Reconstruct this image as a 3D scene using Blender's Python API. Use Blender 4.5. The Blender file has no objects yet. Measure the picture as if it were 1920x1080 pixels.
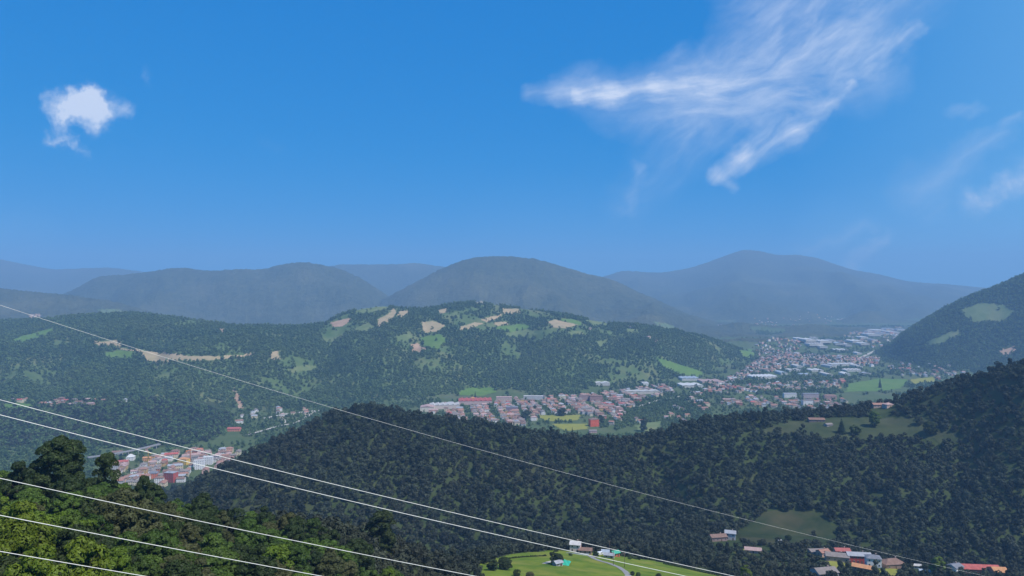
import bpy, math, random
import numpy as np

F, HC = 1300.0, 350.0            # focal length in photo pixels (1920 wide), camera height above the valley floor
rng = np.random.default_rng(7)
random.seed(7)
SC = bpy.context.scene
COL = SC.collection
R = math.radians

# ------------------------------------------------------------------ helpers
def tag(o, label=None, cat=None, group=None, kind=None):
    if label: o['label'] = label
    if cat: o['category'] = cat
    if group: o['group'] = group
    if kind: o['kind'] = kind
    return o

def empty(name, loc=(0, 0, 0), rz=0.0):
    o = bpy.data.objects.new(name, None)
    o.empty_display_size = 0.5
    o.location = loc
    o.rotation_euler = (0, 0, rz)
    COL.objects.link(o)
    return o

def np_mesh(name, verts, faces, mats=(), matidx=None, smooth=False):
    """verts (n,3); faces (m,k) array of one size or a list of index lists"""
    me = bpy.data.meshes.new(name)
    verts = np.asarray(verts, dtype=np.float32)
    if isinstance(faces, np.ndarray):
        m, k = faces.shape
        loops = faces.astype(np.int32).ravel()
        starts = np.arange(m, dtype=np.int32) * k
    else:
        m = len(faces)
        ls = [len(f) for f in faces]
        loops = np.array([i for f in faces for i in f], dtype=np.int32)
        starts = (np.cumsum([0] + ls[:-1])).astype(np.int32)
    me.vertices.add(len(verts)); me.vertices.foreach_set('co', verts.ravel())
    me.loops.add(len(loops)); me.loops.foreach_set('vertex_index', loops)
    me.polygons.add(m); me.polygons.foreach_set('loop_start', starts)
    if matidx is not None:
        me.polygons.foreach_set('material_index', np.asarray(matidx, dtype=np.int32))
    me.polygons.foreach_set('use_smooth', np.full(m, bool(smooth)))
    for mt in mats: me.materials.append(mt)
    me.update(calc_edges=True)
    return me

def obj(name, me, parent=None, loc=None, rz=None):
    o = bpy.data.objects.new(name, me)
    COL.objects.link(o)
    if parent: o.parent = parent
    if loc is not None: o.location = loc
    if rz is not None: o.rotation_euler = (0, 0, rz)
    return o

class MB:
    """collects plain polygons into one mesh"""
    def __init__(s): s.v, s.f, s.m = [], [], []
    def poly(s, pts, m=0):
        b = len(s.v); s.v += [tuple(p) for p in pts]; s.f.append(list(range(b, b + len(pts)))); s.m.append(m)
    def box(s, x0, y0, z0, x1, y1, z1, m=0):
        b = len(s.v)
        s.v += [(x0,y0,z0),(x1,y0,z0),(x1,y1,z0),(x0,y1,z0),(x0,y0,z1),(x1,y0,z1),(x1,y1,z1),(x0,y1,z1)]
        for f in ((0,3,2,1),(4,5,6,7),(0,1,5,4),(1,2,6,5),(2,3,7,6),(3,0,4,7)):
            s.f.append([b + i for i in f]); s.m.append(m)
    def tube(s, pts, rads, n=8, m=0, cap=True):
        pts = [np.array(p, float) for p in pts]
        b = len(s.v)
        for i, p in enumerate(pts):
            d = pts[min(i + 1, len(pts) - 1)] - pts[max(i - 1, 0)]
            d /= max(np.linalg.norm(d), 1e-9)
            a = np.array((0, 0, 1.0)) if abs(d[2]) < 0.9 else np.array((1.0, 0, 0))
            e1 = np.cross(d, a); e1 /= np.linalg.norm(e1); e2 = np.cross(d, e1)
            for k in range(n):
                t = 2 * math.pi * k / n
                s.v.append(tuple(p + rads[i] * (math.cos(t) * e1 + math.sin(t) * e2)))
        for i in range(len(pts) - 1):
            for k in range(n):
                k2 = (k + 1) % n
                s.f.append([b + i*n + k, b + (i+1)*n + k, b + (i+1)*n + k2, b + i*n + k2]); s.m.append(m)
        if cap:
            s.f.append([b + k for k in range(n)]); s.m.append(m)
            s.f.append([b + (len(pts)-1)*n + k for k in reversed(range(n))]); s.m.append(m)
    def mesh(s, name, mats, smooth=False):
        return np_mesh(name, s.v, s.f, mats, s.m, smooth)

# ------------------------------------------------------------------ materials
def new_mat(name):
    m = bpy.data.materials.new(name); m.use_nodes = True
    nt = m.node_tree; nt.nodes.clear()
    return m, nt

def N(nt, t, **kw):
    n = nt.nodes.new(t)
    for k, v in kw.items(): setattr(n, k, v)
    return n

def ramp(nt, fac, stops, interp='LINEAR'):
    r = N(nt, 'ShaderNodeValToRGB'); r.color_ramp.interpolation = interp
    el = r.color_ramp.elements
    while len(el) < len(stops): el.new(0.5)
    for e, (p, c) in zip(el, stops):
        e.position = p; e.color = (*c, 1) if len(c) == 3 else c
    nt.links.new(fac, r.inputs[0])
    return r.outputs[0]

def mixc(nt, fac, a, b, mode='MIX'):
    m = N(nt, 'ShaderNodeMix', data_type='RGBA', blend_type=mode)
    for sock, v in ((m.inputs[0], fac), (m.inputs[6], a), (m.inputs[7], b)):
        if isinstance(v, bpy.types.NodeSocket): nt.links.new(v, sock)
        elif isinstance(v, (int, float)): sock.default_value = v
        else: sock.default_value = (*v, 1)
    return m.outputs[2]

def math_(nt, op, a, b=None, c=None, clamp=False):
    m = N(nt, 'ShaderNodeMath', operation=op, use_clamp=clamp)
    for i, v in enumerate((a, b, c)):
        if v is None: continue
        if isinstance(v, bpy.types.NodeSocket): nt.links.new(v, m.inputs[i])
        else: m.inputs[i].default_value = v
    return m.outputs[0]

def noise(nt, vec, scale, detail=4, rough=0.55, dist=0.0):
    n = N(nt, 'ShaderNodeTexNoise')
    n.inputs['Scale'].default_value = scale; n.inputs['Detail'].default_value = detail
    n.inputs['Roughness'].default_value = rough; n.inputs['Distortion'].default_value = dist
    if vec is not None: nt.links.new(vec, n.inputs['Vector'])
    return n.outputs['Fac']

def out(nt, shader):
    o = N(nt, 'ShaderNodeOutputMaterial'); nt.links.new(shader, o.inputs['Surface'])

def bsdf(nt, color, rough=0.8, spec=0.3, normal=None, metal=0.0):
    b = N(nt, 'ShaderNodeBsdfPrincipled')
    if isinstance(color, bpy.types.NodeSocket): nt.links.new(color, b.inputs['Base Color'])
    else: b.inputs['Base Color'].default_value = (*color, 1)
    b.inputs['Roughness'].default_value = rough
    b.inputs['Specular IOR Level'].default_value = spec
    b.inputs['Metallic'].default_value = metal
    if normal is not None: nt.links.new(normal, b.inputs['Normal'])
    return b.outputs[0]

def leaf_mat(name, dark, light, patch_scale=0.004, trans=0.25, warm=(0.10, 0.085, 0.02)):
    m, nt = new_mat(name)
    oi = N(nt, 'ShaderNodeObjectInfo')
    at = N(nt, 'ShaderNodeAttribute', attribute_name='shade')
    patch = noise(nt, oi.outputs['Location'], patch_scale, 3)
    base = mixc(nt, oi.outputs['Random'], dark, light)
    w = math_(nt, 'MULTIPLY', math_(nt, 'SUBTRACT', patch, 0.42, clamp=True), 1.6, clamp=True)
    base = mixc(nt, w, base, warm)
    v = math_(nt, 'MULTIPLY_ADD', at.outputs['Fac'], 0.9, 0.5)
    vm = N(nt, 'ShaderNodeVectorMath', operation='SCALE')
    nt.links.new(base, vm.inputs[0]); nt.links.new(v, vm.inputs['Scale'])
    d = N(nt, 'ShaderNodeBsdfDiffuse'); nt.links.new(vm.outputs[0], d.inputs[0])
    t = N(nt, 'ShaderNodeBsdfTranslucent'); nt.links.new(vm.outputs[0], t.inputs[0])
    g = N(nt, 'ShaderNodeBsdfGlossy'); g.inputs['Roughness'].default_value = 0.55
    g.inputs[0].default_value = (0.5, 0.55, 0.5, 1)
    mx = N(nt, 'ShaderNodeMixShader'); mx.inputs[0].default_value = trans
    nt.links.new(d.outputs[0], mx.inputs[1]); nt.links.new(t.outputs[0], mx.inputs[2])
    mg = N(nt, 'ShaderNodeMixShader'); mg.inputs[0].default_value = 0.025
    nt.links.new(mx.outputs[0], mg.inputs[1]); nt.links.new(g.outputs[0], mg.inputs[2])
    out(nt, mg.outputs[0])
    return m

def bark_mat():
    m, nt = new_mat('bark')
    tc = N(nt, 'ShaderNodeTexCoord')
    c = ramp(nt, noise(nt, tc.outputs['Object'], 3.0, 6), [(0.3, (0.035, 0.026, 0.018)), (0.7, (0.11, 0.09, 0.07))])
    out(nt, bsdf(nt, c, 0.95, 0.1)); return m

M = {}
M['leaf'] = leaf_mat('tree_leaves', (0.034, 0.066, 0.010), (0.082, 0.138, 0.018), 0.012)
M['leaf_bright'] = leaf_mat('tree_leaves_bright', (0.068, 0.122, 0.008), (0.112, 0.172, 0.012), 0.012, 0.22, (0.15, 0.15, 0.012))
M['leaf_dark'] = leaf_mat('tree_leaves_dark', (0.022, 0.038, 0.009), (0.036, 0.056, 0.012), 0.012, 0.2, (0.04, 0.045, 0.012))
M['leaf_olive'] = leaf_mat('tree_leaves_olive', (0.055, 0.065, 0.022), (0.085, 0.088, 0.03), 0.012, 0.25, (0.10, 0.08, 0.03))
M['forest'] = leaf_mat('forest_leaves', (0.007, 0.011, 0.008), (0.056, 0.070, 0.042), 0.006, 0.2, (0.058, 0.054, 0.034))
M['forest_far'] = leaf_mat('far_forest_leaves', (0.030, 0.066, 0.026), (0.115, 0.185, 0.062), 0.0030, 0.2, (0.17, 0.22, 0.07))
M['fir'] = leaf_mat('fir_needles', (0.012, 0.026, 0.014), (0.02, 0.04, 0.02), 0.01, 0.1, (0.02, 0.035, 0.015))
M['bark'] = bark_mat()

def ground_mat(name, a, b, c, s1, s2, bump=0.0, bump_s=0.05):
    m, nt = new_mat(name)
    g = N(nt, 'ShaderNodeNewGeometry')
    n1 = noise(nt, g.outputs['Position'], s1, 6, 0.6)
    n2 = noise(nt, g.outputs['Position'], s2, 4, 0.6)
    col = ramp(nt, n1, [(0.3, a), (0.7, b)])
    col = mixc(nt, math_(nt, 'MULTIPLY', math_(nt, 'SUBTRACT', n2, 0.5, clamp=True), 2.2, clamp=True), col, c)
    nrm = None
    if bump:
        bn = N(nt, 'ShaderNodeBump'); bn.inputs['Strength'].default_value = 0.8; bn.inputs['Distance'].default_value = bump
        nt.links.new(noise(nt, g.outputs['Position'], bump_s, 5, 0.65), bn.inputs['Height'])
        nrm = bn.outputs[0]
    out(nt, bsdf(nt, col, 0.95, 0.05, nrm)); return m

M['forest_floor'] = ground_mat('forest_floor', (0.025, 0.04, 0.014), (0.05, 0.065, 0.024), (0.06, 0.055, 0.03), 0.05, 0.008)
M['valley'] = ground_mat('valley_grass', (0.055, 0.085, 0.03), (0.085, 0.11, 0.045), (0.15, 0.135, 0.10), 0.02, 0.006)
M['mountain'] = ground_mat('mountain_forest', (0.030, 0.040, 0.022), (0.085, 0.092, 0.05), (0.16, 0.15, 0.085), 0.02, 0.0011, 22.0, 0.03)
M['hill_grass'] = ground_mat('hill_grass', (0.055, 0.095, 0.03), (0.10, 0.135, 0.05), (0.21, 0.18, 0.095), 0.02, 0.009)
M['meadow'] = ground_mat('meadow_grass', (0.070, 0.125, 0.014), (0.165, 0.20, 0.026), (0.23, 0.20, 0.055), 0.07, 0.035, 0.15, 1.2)
M['meadow_shade_tone'] = ground_mat('shade_toned_pasture', (0.018, 0.032, 0.012), (0.045, 0.055, 0.024), (0.10, 0.075, 0.045), 0.05, 0.02, 0.2, 0.7)  # greens darkened to stand in for shade on the slope; brown patches are its own
M['meadow_bench'] = ground_mat('shade_toned_bench', (0.032, 0.046, 0.02), (0.06, 0.072, 0.034), (0.09, 0.082, 0.05), 0.05, 0.012, 0.2, 0.7)  # bench grass toned down in colour in place of shade falling on it
M['field_green'] = ground_mat('green_field', (0.075, 0.14, 0.03), (0.11, 0.18, 0.04), (0.15, 0.19, 0.06), 0.03, 0.01)
M['field_tan'] = ground_mat('mown_field', (0.28, 0.22, 0.125), (0.38, 0.29, 0.175), (0.18, 0.19, 0.085), 0.03, 0.012)
M['field_pale'] = ground_mat('dull_field', (0.09, 0.13, 0.045), (0.14, 0.17, 0.07), (0.22, 0.20, 0.10), 0.03, 0.01)
M['field_yellow'] = ground_mat('yellow_field', (0.19, 0.20, 0.035), (0.24, 0.235, 0.05), (0.23, 0.20, 0.07), 0.05, 0.012)
M['earth'] = ground_mat('bare_earth', (0.28, 0.18, 0.12), (0.38, 0.26, 0.18), (0.17, 0.15, 0.09), 0.03, 0.02)
M['asphalt'] = ground_mat('road_surface', (0.20, 0.20, 0.20), (0.26, 0.255, 0.25), (0.30, 0.29, 0.28), 0.3, 0.05)
M['gravel'] = ground_mat('pale_gravel', (0.35, 0.33, 0.29), (0.45, 0.42, 0.37), (0.30, 0.27, 0.22), 0.5, 0.1)
M['river'] = None

# ------------------------------------------------------------------ terrain
def P(px, D, py, t=0.0):
    return (px, D, HC - (py - 540.0) / F * D - t)

PXT = np.arange(-1400, 3301, 2.0)
def smooth1(a, s):
    k = np.arange(-int(3*s), int(3*s)+1); w = np.exp(-0.5*(k/s)**2); w /= w.sum()
    p = len(k)//2
    return np.convolve(np.pad(a, p, mode='edge'), w, mode='valid')
def section(pts, s=3.0):
    pts = sorted(pts); px = [p[0] for p in pts]
    return (smooth1(np.interp(PXT, px, [p[1] for p in pts]), s), smooth1(np.interp(PXT, px, [p[2] for p in pts]), s))

def shift(sec, dD, dz=None, z=None):
    D, Z = sec
    return (D + dD, (Z + dz) if z is None else np.full_like(Z, z) if np.isscalar(z) else z)

C_fore = section([P(-1400,210,870,11),P(-400,205,875,11),P(0,200,886,11),P(100,195,884,11),P(200,205,894,11),P(300,225,918,11),P(400,240,940,11),P(500,250,942,11),
    P(600,262,942,11),P(700,275,968,11),P(760,290,988,11),P(820,315,1022,10),P(870,350,1046,5),P(900,400,1052),P(950,445,1041),P(1000,465,1034),P(1060,480,1032),
    P(1150,490,1040),P(1250,492,1058),P(1320,490,1075),P(1400,485,1085),P(1500,500,1080),P(1600,525,1068),P(1700,535,1072),P(1920,545,1085),P(3300,545,1085)])
B_fore = section([(p, d, HC - 0.4154*d - t) for p, d, t in ((-1400,70,11),(0,85,11),(300,110,11),(600,160,11),(800,240,11),(880,320,6),(920,345,0),(1200,395,0),(1370,410,2),(1420,415,8),(1600,440,8),(3300,470,8))])
A_fore = section([(-1400,6,325),(0,6,322),(600,6,300),(960,6,260),(1500,6,222),(3300,6,222)])
foot_pts = [(-1400,480,70),(0,490,80),(330,500,88),(700,540,98),(860,620,105),(950,650,110),(1000,690,100),(1200,690,104),(1300,665,112),(1450,645,118),(1600,625,114),(1750,605,112),(1920,590,110),(3300,590,110)]
D_fore = section(foot_pts)

HILLS = []   # (object name, sections, relief amplitude, relief wavelength)
HILLS.append(('foreground_hill', [A_fore, B_fore, C_fore, D_fore, (np.full_like(PXT,1290.), np.full_like(PXT,-4.)), (np.full_like(PXT,1340.), np.full_like(PXT,-40.))], 1.5, 60, 2))

wc = section([(-1400,700,0),(100,700,30),P(250,740,948,9),P(330,770,918,9),P(380,790,886,9),P(440,815,854,9),P(500,845,823,9),P(560,870,793,9),P(600,885,771,9),P(650,905,754,9),
    P(700,920,750,9),P(750,920,757,9),P(800,920,768,9),P(850,915,775,9),P(900,910,782,9),P(950,905,792,9),P(1000,900,799,9),P(1050,895,807,9),P(1100,890,813,9),P(1150,890,815,9),
    P(1200,895,808,9),P(1250,900,800,9),P(1300,915,783,9),P(1350,930,773,9),P(1400,940,766,9),P(1450,950,762,9),P(1500,960,765,9),P(1560,960,758,9),P(1620,955,752,9),
    P(1660,945,746,9),P(1700,925,733,9),P(1750,905,716,9),P(1800,880,700,9),P(1850,850,684,9),P(1920,820,664,9),P(2100,780,600,9),P(3300,760,560,9)])
wm = section([(-1400,600,10),(100,600,50),(330,640,98),P(440,690,905,5),P(560,720,870,5),P(700,760,855,5),P(900,780,876,5),P(1000,790,885,5),P(1100,795,887,5),P(1200,800,885,5),P(1250,805,880,5),
    P(1300,810,862,5),P(1400,835,838,4),P(1500,850,830,2),P(1600,845,830,2),P(1700,830,834,2),P(1800,800,832,4),P(1920,750,800,6),P(3300,700,760,6)])
wf = section([(p, d-4, z-8) for p, d, z in foot_pts])
HILLS.append(('wooded_hill', [wf, wm, wc, shift(wc,150,-55), (np.full_like(PXT,1330.), np.full_like(PXT,-25.)), (np.full_like(PXT,1360.), np.full_like(PXT,-60.))], 9.0, 130, 2))

sf = section([(-1400,1490,0),(0,1495,0),(240,1505,0),(300,1500,0),(400,1570,-2),(470,1700,-8),(520,1720,-40),(3300,1720,-60)])
sc_ = section([P(-1400,1700,760,8),P(-300,1700,765,8),P(0,1700,774,8),P(100,1720,771,8),P(200,1740,759,8),P(300,1760,758,8),P(350,1770,763,8),P(400,1790,776,8),P(430,1810,788,6),(470,1840,-5),(520,1850,-40),(3300,1850,-60)])
HILLS.append(('spur_hill', [sf, sc_, shift(sc_,90,3), shift(sc_,330,-20), shift(sc_,400,-90)], 4.0, 160, 2))

pf = section([(-1400,1830,35),(0,1850,40),(250,1850,40),(330,1900,20),(400,2040,3),(450,2020,0),(600,2020,0),(700,2100,0),(800,2187,0),(900,2320,0),(1000,2330,0),(1100,2395,0),(1200,2500,0),(1300,2750,0),(1350,3030,0),(1400,3320,0),(1430,3600,-3),(1450,3650,-15),(1480,3650,-60),(3300,3650,-60)])
pb = section([P(-1400,2150,690,7),P(0,2150,690,7),P(100,2180,680,7),P(180,2250,666,4),P(330,2250,677,3),P(480,2300,668,4),P(560,2350,682,7),P(620,2400,687,7),P(700,2420,681,7),P(800,2480,660,5),P(900,2620,652,6),P(1000,2700,647,6),
    P(1100,2760,647,6),P(1200,2850,652,6),P(1300,2980,657,6),P(1350,3150,665,6),P(1400,3380,667,4),P(1430,3640,664,2),(1450,3680,-10),(1480,3680,-60),(3300,3680,-60)])
pc = section([P(-1400,3000,585,6),P(0,3000,599,6),P(70,3000,595,6),P(150,2950,585,6),P(250,2950,584,6),P(330,2900,593,6),P(430,2900,603,6),P(500,2900,604,6),P(560,2900,608,6),P(610,2900,602,6),P(640,2950,584,6),P(680,3000,574,6),
    P(720,3050,570,6),P(760,3050,574,6),P(800,3100,575,6),P(850,3150,565,6),P(900,3200,560,6),P(940,3200,567,6),P(980,3200,574,6),P(1040,3200,583,6),P(1090,3200,592,6),P(1140,3200,601,6),P(1200,3200,607,6),P(1250,3200,614,6),
    P(1300,3250,621,6),P(1350,3350,634,6),P(1400,3500,652,5),P(1430,3720,662,3),(1450,3740,-10),(1480,3740,-60),(3300,3740,-60)])
HILLS.append(('plateau_hill', [pf, pb, pc, shift(pc,380,-110), shift(pc,900,z=-10.0)], 40.0, 360, 2))

def ridge(name, crest, Df, zf, back, amp, wl, mid=None):
    c = section(crest)
    f = (np.full_like(PXT, Df), np.full_like(PXT, zf)) if np.isscalar(Df) else section(Df)
    secs = [f]
    if mid is not None: secs.append(mid)
    secs += [c, shift(c, back*0.5, -60), shift(c, back, z=-20.0)]
    HILLS.append((name, secs, amp, wl, len(secs) - 3))

ridge('near_mountain', [P(-1400,5000,515),P(-300,5000,528),P(0,5000,536),P(60,5000,544),P(120,5000,553),P(200,5000,562),P(260,5000,577),P(330,4950,594),P(450,4900,606),(600,4800,60),(700,4800,-30),(3300,4800,-60)], 3950., 60., 800, 60, 450)
ridge('long_mountain', [(-1400,7000,50),(-200,7000,50),P(60,7000,580),P(130,7000,547),P(180,7000,516),P(250,7000,508),P(310,7000,502),P(350,7000,498),P(420,7000,500),P(500,7000,500),P(540,7000,491),P(570,7000,488),P(600,7000,492),P(640,7000,501),
    P(680,7000,520),P(720,7000,545),P(760,7000,572),(800,7000,73),(850,7000,-30),(3300,7000,-60)], 5400., 40., 1100, 130, 800)
ridge('dome_mountain', [(-1400,6600,-60),(560,6600,-20),P(640,6600,602),P(700,6600,570),P(740,6600,549),P(780,6600,527),P(820,6600,506),P(850,6600,492),P(870,6600,485),P(900,6600,478),P(930,6600,477),P(960,6600,478),P(1000,6600,482),P(1050,6600,496),
    P(1100,6600,509),P(1140,6600,517),P(1170,6600,530),P(1200,6600,546),P(1250,6600,570),P(1300,6600,592),P(1350,6600,604),P(1400,6600,614),P(1440,6600,624),(1480,6600,-20),(3300,6600,-60)], 4700., 20., 1100, 100, 600)
ridge('back_mountain', [(-1400,11000,-60),(480,11000,200),P(560,11000,508),P(600,11000,498),P(640,11000,492),P(680,11000,490),P(720,11000,490),P(780,11000,488),P(830,11000,494),P(900,11000,510),(1000,11000,0),(3300,11000,-60)], 8800., 100., 1300, 130, 1200)
ridge('distant_mountain', [P(-1400,12200,460),P(-500,12200,470),P(-100,12200,476),P(0,12200,483),P(50,12200,494),P(100,12200,502),P(160,12200,501),P(200,12200,499),P(250,12200,505),P(290,12200,511),P(400,12200,522),(520,12200,200),(3300,12200,-60)], 9600., 60., 1400, 80, 1300)
rm = section([(-1400,8800,-60),(1000,8800,-40),(1130,8800,60),(1300,8800,200),(1400,8800,260),(1550,8800,260),(1700,8800,200),(1840,8800,170),(3300,8800,170)])
ridge('peak_mountain', [(-1400,12000,-60),(960,12000,0),P(1060,12000,536),P(1130,12000,518),P(1165,12000,507),P(1200,12000,509),P(1250,12000,507),P(1300,12000,497),P(1340,12000,482),P(1370,12000,470),P(1395,12000,462),P(1420,12000,465),P(1460,12000,475),P(1490,12000,474),P(1530,12000,480),
    P(1570,12000,495),P(1600,12000,505),P(1650,12000,512),P(1700,12000,524),P(1760,12000,530),P(1840,12000,537),P(1900,12000,543),P(2100,12000,555),P(3300,12000,520)], 6700., -5., 1400, 170, 1300, rm)
ridge('slope_mountain', [(-1400,3800,-60),(1600,3800,-40),P(1640,3780,661),P(1665,3600,646),P(1700,3450,622),P(1750,3350,589),P(1790,3300,564),P(1830,3280,544),P(1870,3250,529),P(1900,3230,516),P(1920,3200,510),P(2000,3150,470),P(2200,3100,420),P(3300,3000,400)],
    [(-1400,3700,-60),(1600,3700,-30),(1640,3680,-4),(1665,3420,-2),(1700,3200,0),(1750,2920,0),(1800,2850,0),(1900,2800,0),(2100,2600,0),(3300,2500,0)], 0., 900, 45, 330)

def lattice(seed, n=256):
    return np.random.default_rng(seed).random((n, n))
LAT = [lattice(s) for s in range(20, 28)]
def vnoise(x, y, L):
    n = L.shape[0]
    xi = np.floor(x).astype(int); yi = np.floor(y).astype(int)
    fx = x - xi; fy = y - yi
    fx = fx*fx*fx*(fx*(fx*6-15)+10); fy = fy*fy*fy*(fy*(fy*6-15)+10)
    a = L[xi % n, yi % n]; b = L[(xi+1) % n, yi % n]; c = L[xi % n, (yi+1) % n]; d = L[(xi+1) % n, (yi+1) % n]
    return (a*(1-fx)+b*fx)*(1-fy) + (c*(1-fx)+d*fx)*fy
def fbm(x, y, oct=4, off=0):
    s = 0; a = 0.5
    for i in range(oct):
        s = s + a*(vnoise(x*2**i + 17*i, y*2**i + 31*i, LAT[(i+off) % 8])*2-1); a *= 0.5
    return s

NU, ND = 940, 680
US = np.linspace(-1.22, 1.22, NU)
LD0, LD1 = math.log(7.0), math.log(14500.0)
LDS = np.linspace(LD0, LD1, ND)
DS = np.exp(LDS)
UU, DD = np.meshgrid(US, DS)            # (ND, NU)
PXG = 960 + F*UU
XX, YY = UU*DD, DD
base = np.zeros_like(DD)
Z = base + 0.6*fbm(XX/300, YY/300)
LBL = np.zeros(DD.shape, int)
pxc = 960 + F*US
for hi, (nm, secs, amp, wl, ci) in enumerate(HILLS, start=1):
    SD = np.array([np.interp(pxc, PXT, s[0]) for s in secs])     # (k, NU)
    SZ = np.array([np.interp(pxc, PXT, s[1]) for s in secs])
    for k in range(1, len(secs)): SD[k] = np.maximum(SD[k], SD[k-1] + 5)
    zh = np.full(DD.shape, -999.0)
    for j in range(NU):
        inside = (DS >= SD[0, j]) & (DS <= SD[-1, j])
        zz = np.interp(DS, SD[:, j], SZ[:, j])
        zh[:, j] = np.where(inside, zz, -999.0)
    dc = SD[ci][None, :]; df = SD[0][None, :]
    w = np.clip(np.abs(DD - dc)/np.maximum(dc - df, 1)/0.35, 0, 1)
    up = np.clip((zh - 4)/60.0, 0, 1)
    rel = fbm(XX/wl + 3*hi, YY/wl, 4, hi)
    sp = 1 - 2*np.abs(fbm((UU*dc)/(wl*1.3) + 0.25*rel + 7*hi, YY/(wl*6), 3, hi+2))
    zh = zh + np.where(zh > -500, amp*up*(0.12 + 0.88*w)*(rel*1.1 + 0.9*(sp-0.62)), 0)
    m = zh > Z
    LBL = np.where(m, hi, LBL); Z = np.where(m, zh, Z)
LBL[(LBL == 2) & (PXG > 1240)] = len(HILLS) + 1      # the right hill, beyond the gully
# ravines cut into the hills: (label, path as (px, depth), half width in px, cut in metres)
RAV = [(4, [(650,2950),(612,2500),(575,2250),(545,2060)], 34, 48), (4, [(810,2850),(772,2500),(722,2200)], 32, 42), (4, [(335,2750),(300,2420),(265,2060)], 34, 36), (4, [(1010,2950),(962,2650),(925,2400)], 28, 30),
       (4, [(1190,3050),(1135,2750),(1085,2480)], 30, 34), (4, [(140,2650),(105,2250),(90,1980)], 34, 34), (4, [(485,2650),(458,2300),(415,2100)], 26, 30), (4, [(870,2700),(862,2500),(850,2330)], 20, 18), (4, [(1290,3100),(1262,2900),(1240,2700)], 22, 20),
       (2, [(1215,885),(1245,820),(1280,750),(1312,690)], 34, 24), (len(HILLS)+1, [(1215,885),(1245,820),(1280,750),(1312,690)], 34, 24), (2, [(905,850),(890,780),(900,700)], 26, 9), (2, [(640,850),(600,770),(560,690)], 26, 9), (2, [(1080,850),(1065,780),(1085,720)], 24, 9),
       (len(HILLS)+1, [(1440,900),(1420,800),(1405,720)], 26, 9), (len(HILLS)+1, [(1600,800),(1640,720),(1655,660)], 26, 10), (len(HILLS)+1, [(1830,800),(1780,720),(1760,650)], 30, 14),
       (12-1, [(1800,3150),(1770,3000),(1750,2900)], 22, 30), (12-1, [(1880,3150),(1850,2980),(1830,2850)], 22, 30)]
for lab_, path, hw_, cut in RAV:
    ds = [p[1] for p in path][::-1]; ps = [p[0] for p in path][::-1]
    cx = np.interp(DD, ds, ps) + 10*fbm(DD/160, DD*0, 3)
    fade = np.clip((DD - ds[0])/(0.08*ds[0]), 0, 1)*np.clip((ds[-1] - DD)/(0.08*ds[-1]), 0, 1)
    Z = Z - np.where(LBL == lab_, cut*fade*np.exp(-np.abs((PXG - cx)/hw_)**1.4), 0)
# soften kinks along the depth
k = np.array([1, 3, 4, 3, 1.]); k /= k.sum()
Zp = np.pad(Z, ((2, 2), (0, 0)), mode='edge')
Z = sum(k[i]*Zp[i:i+ND] for i in range(5))

Z += np.where(np.isin(LBL, [5, 6, 7, 8, 9, 10]), rng.normal(size=Z.shape)*3.0, 0)      # tree-high roughness of the far woods

def hz(x, y):
    """terrain height at world x, y (arrays)"""
    x = np.asarray(x, float); y = np.maximum(np.asarray(y, float), 7.01)
    fu = np.clip((x/y - US[0])/(US[1]-US[0]), 0, NU-1.001); fd = np.clip((np.log(y)-LD0)/(LDS[1]-LDS[0]), 0, ND-1.001)
    i = fu.astype(int); j = fd.astype(int); a = fu-i
    b = (y - DS[j])/(DS[j+1]-DS[j])
    return (Z[j,i]*(1-a)+Z[j,i+1]*a)*(1-b) + (Z[j+1,i]*(1-a)+Z[j+1,i+1]*a)*b

def lbl(x, y):
    fu = np.clip((x/y - US[0])/(US[1]-US[0]), 0, NU-1).round().astype(int); fd = np.clip((np.log(y)-LD0)/(LDS[1]-LDS[0]), 0, ND-1).round().astype(int)
    return LBL[fd, fu]

SLOPE = (Z - HC)/DD
HMAX = np.maximum.accumulate(SLOPE, axis=0)           # skyline slope so far, per column
def visible(x, y, h, slack=0.0):
    """is a point h above the ground clear of the terrain in front of it"""
    fu = np.clip((x/y - US[0])/(US[1]-US[0]), 0, NU-1).round().astype(int); fd = np.clip((np.log(y)-LD0)/(LDS[1]-LDS[0])-2, 0, ND-1).astype(int)
    return (hz(x, y) + h - HC)/y > HMAX[fd, fu] - slack

def hit(px, py):
    """ground point seen at photo pixel px, py"""
    u = (px-960)/F; s = (540-py)/F
    dd = np.exp(np.linspace(math.log(60), math.log(14200), 6000))
    zz = hz(u*dd, dd); ok = zz >= HC + s*dd
    if not ok.any(): return None
    D = dd[np.argmax(ok)]
    return np.array((u*D, D, float(hz(u*D, D))))

NAMES = ['valley_ground'] + [h[0] for h in HILLS] + ['wooded_hill']
LABELS = ['flat green valley floor running back between the hills', 'near tree-covered hillside sloping down to the right in front',
    'dark densely wooded hill in the middle distance', 'low wooded spur behind the small town on the left', 'broad hills with tan mown fields across the middle',
    'blue wooded ridge at far left under the long mountain', 'long even-topped blue mountain on the left', 'dome-shaped hazy mountain at centre', 'pale mountain between the long and domed mountains',
    'faintest pale mountain on the far left horizon', 'tall hazy peak on the right above the far end of valley', 'steep wooded blue slope at the right edge', 'dark wooded hill rising to the right edge above the village']
GM = ['valley', 'forest_floor', 'forest_floor', 'forest_floor', 'hill_grass', 'mountain', 'mountain', 'mountain', 'mountain', 'mountain', 'mountain', 'forest_floor', 'forest_floor']
idx = np.arange(ND*NU).reshape(ND, NU)
quads = np.stack([idx[:-1,:-1], idx[:-1,1:], idx[1:,1:], idx[1:,:-1]], -1).reshape(-1, 4)
ql = LBL[:-1,:-1].reshape(-1)
V = np.stack([XX, YY, Z], -1).reshape(-1, 3)
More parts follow.
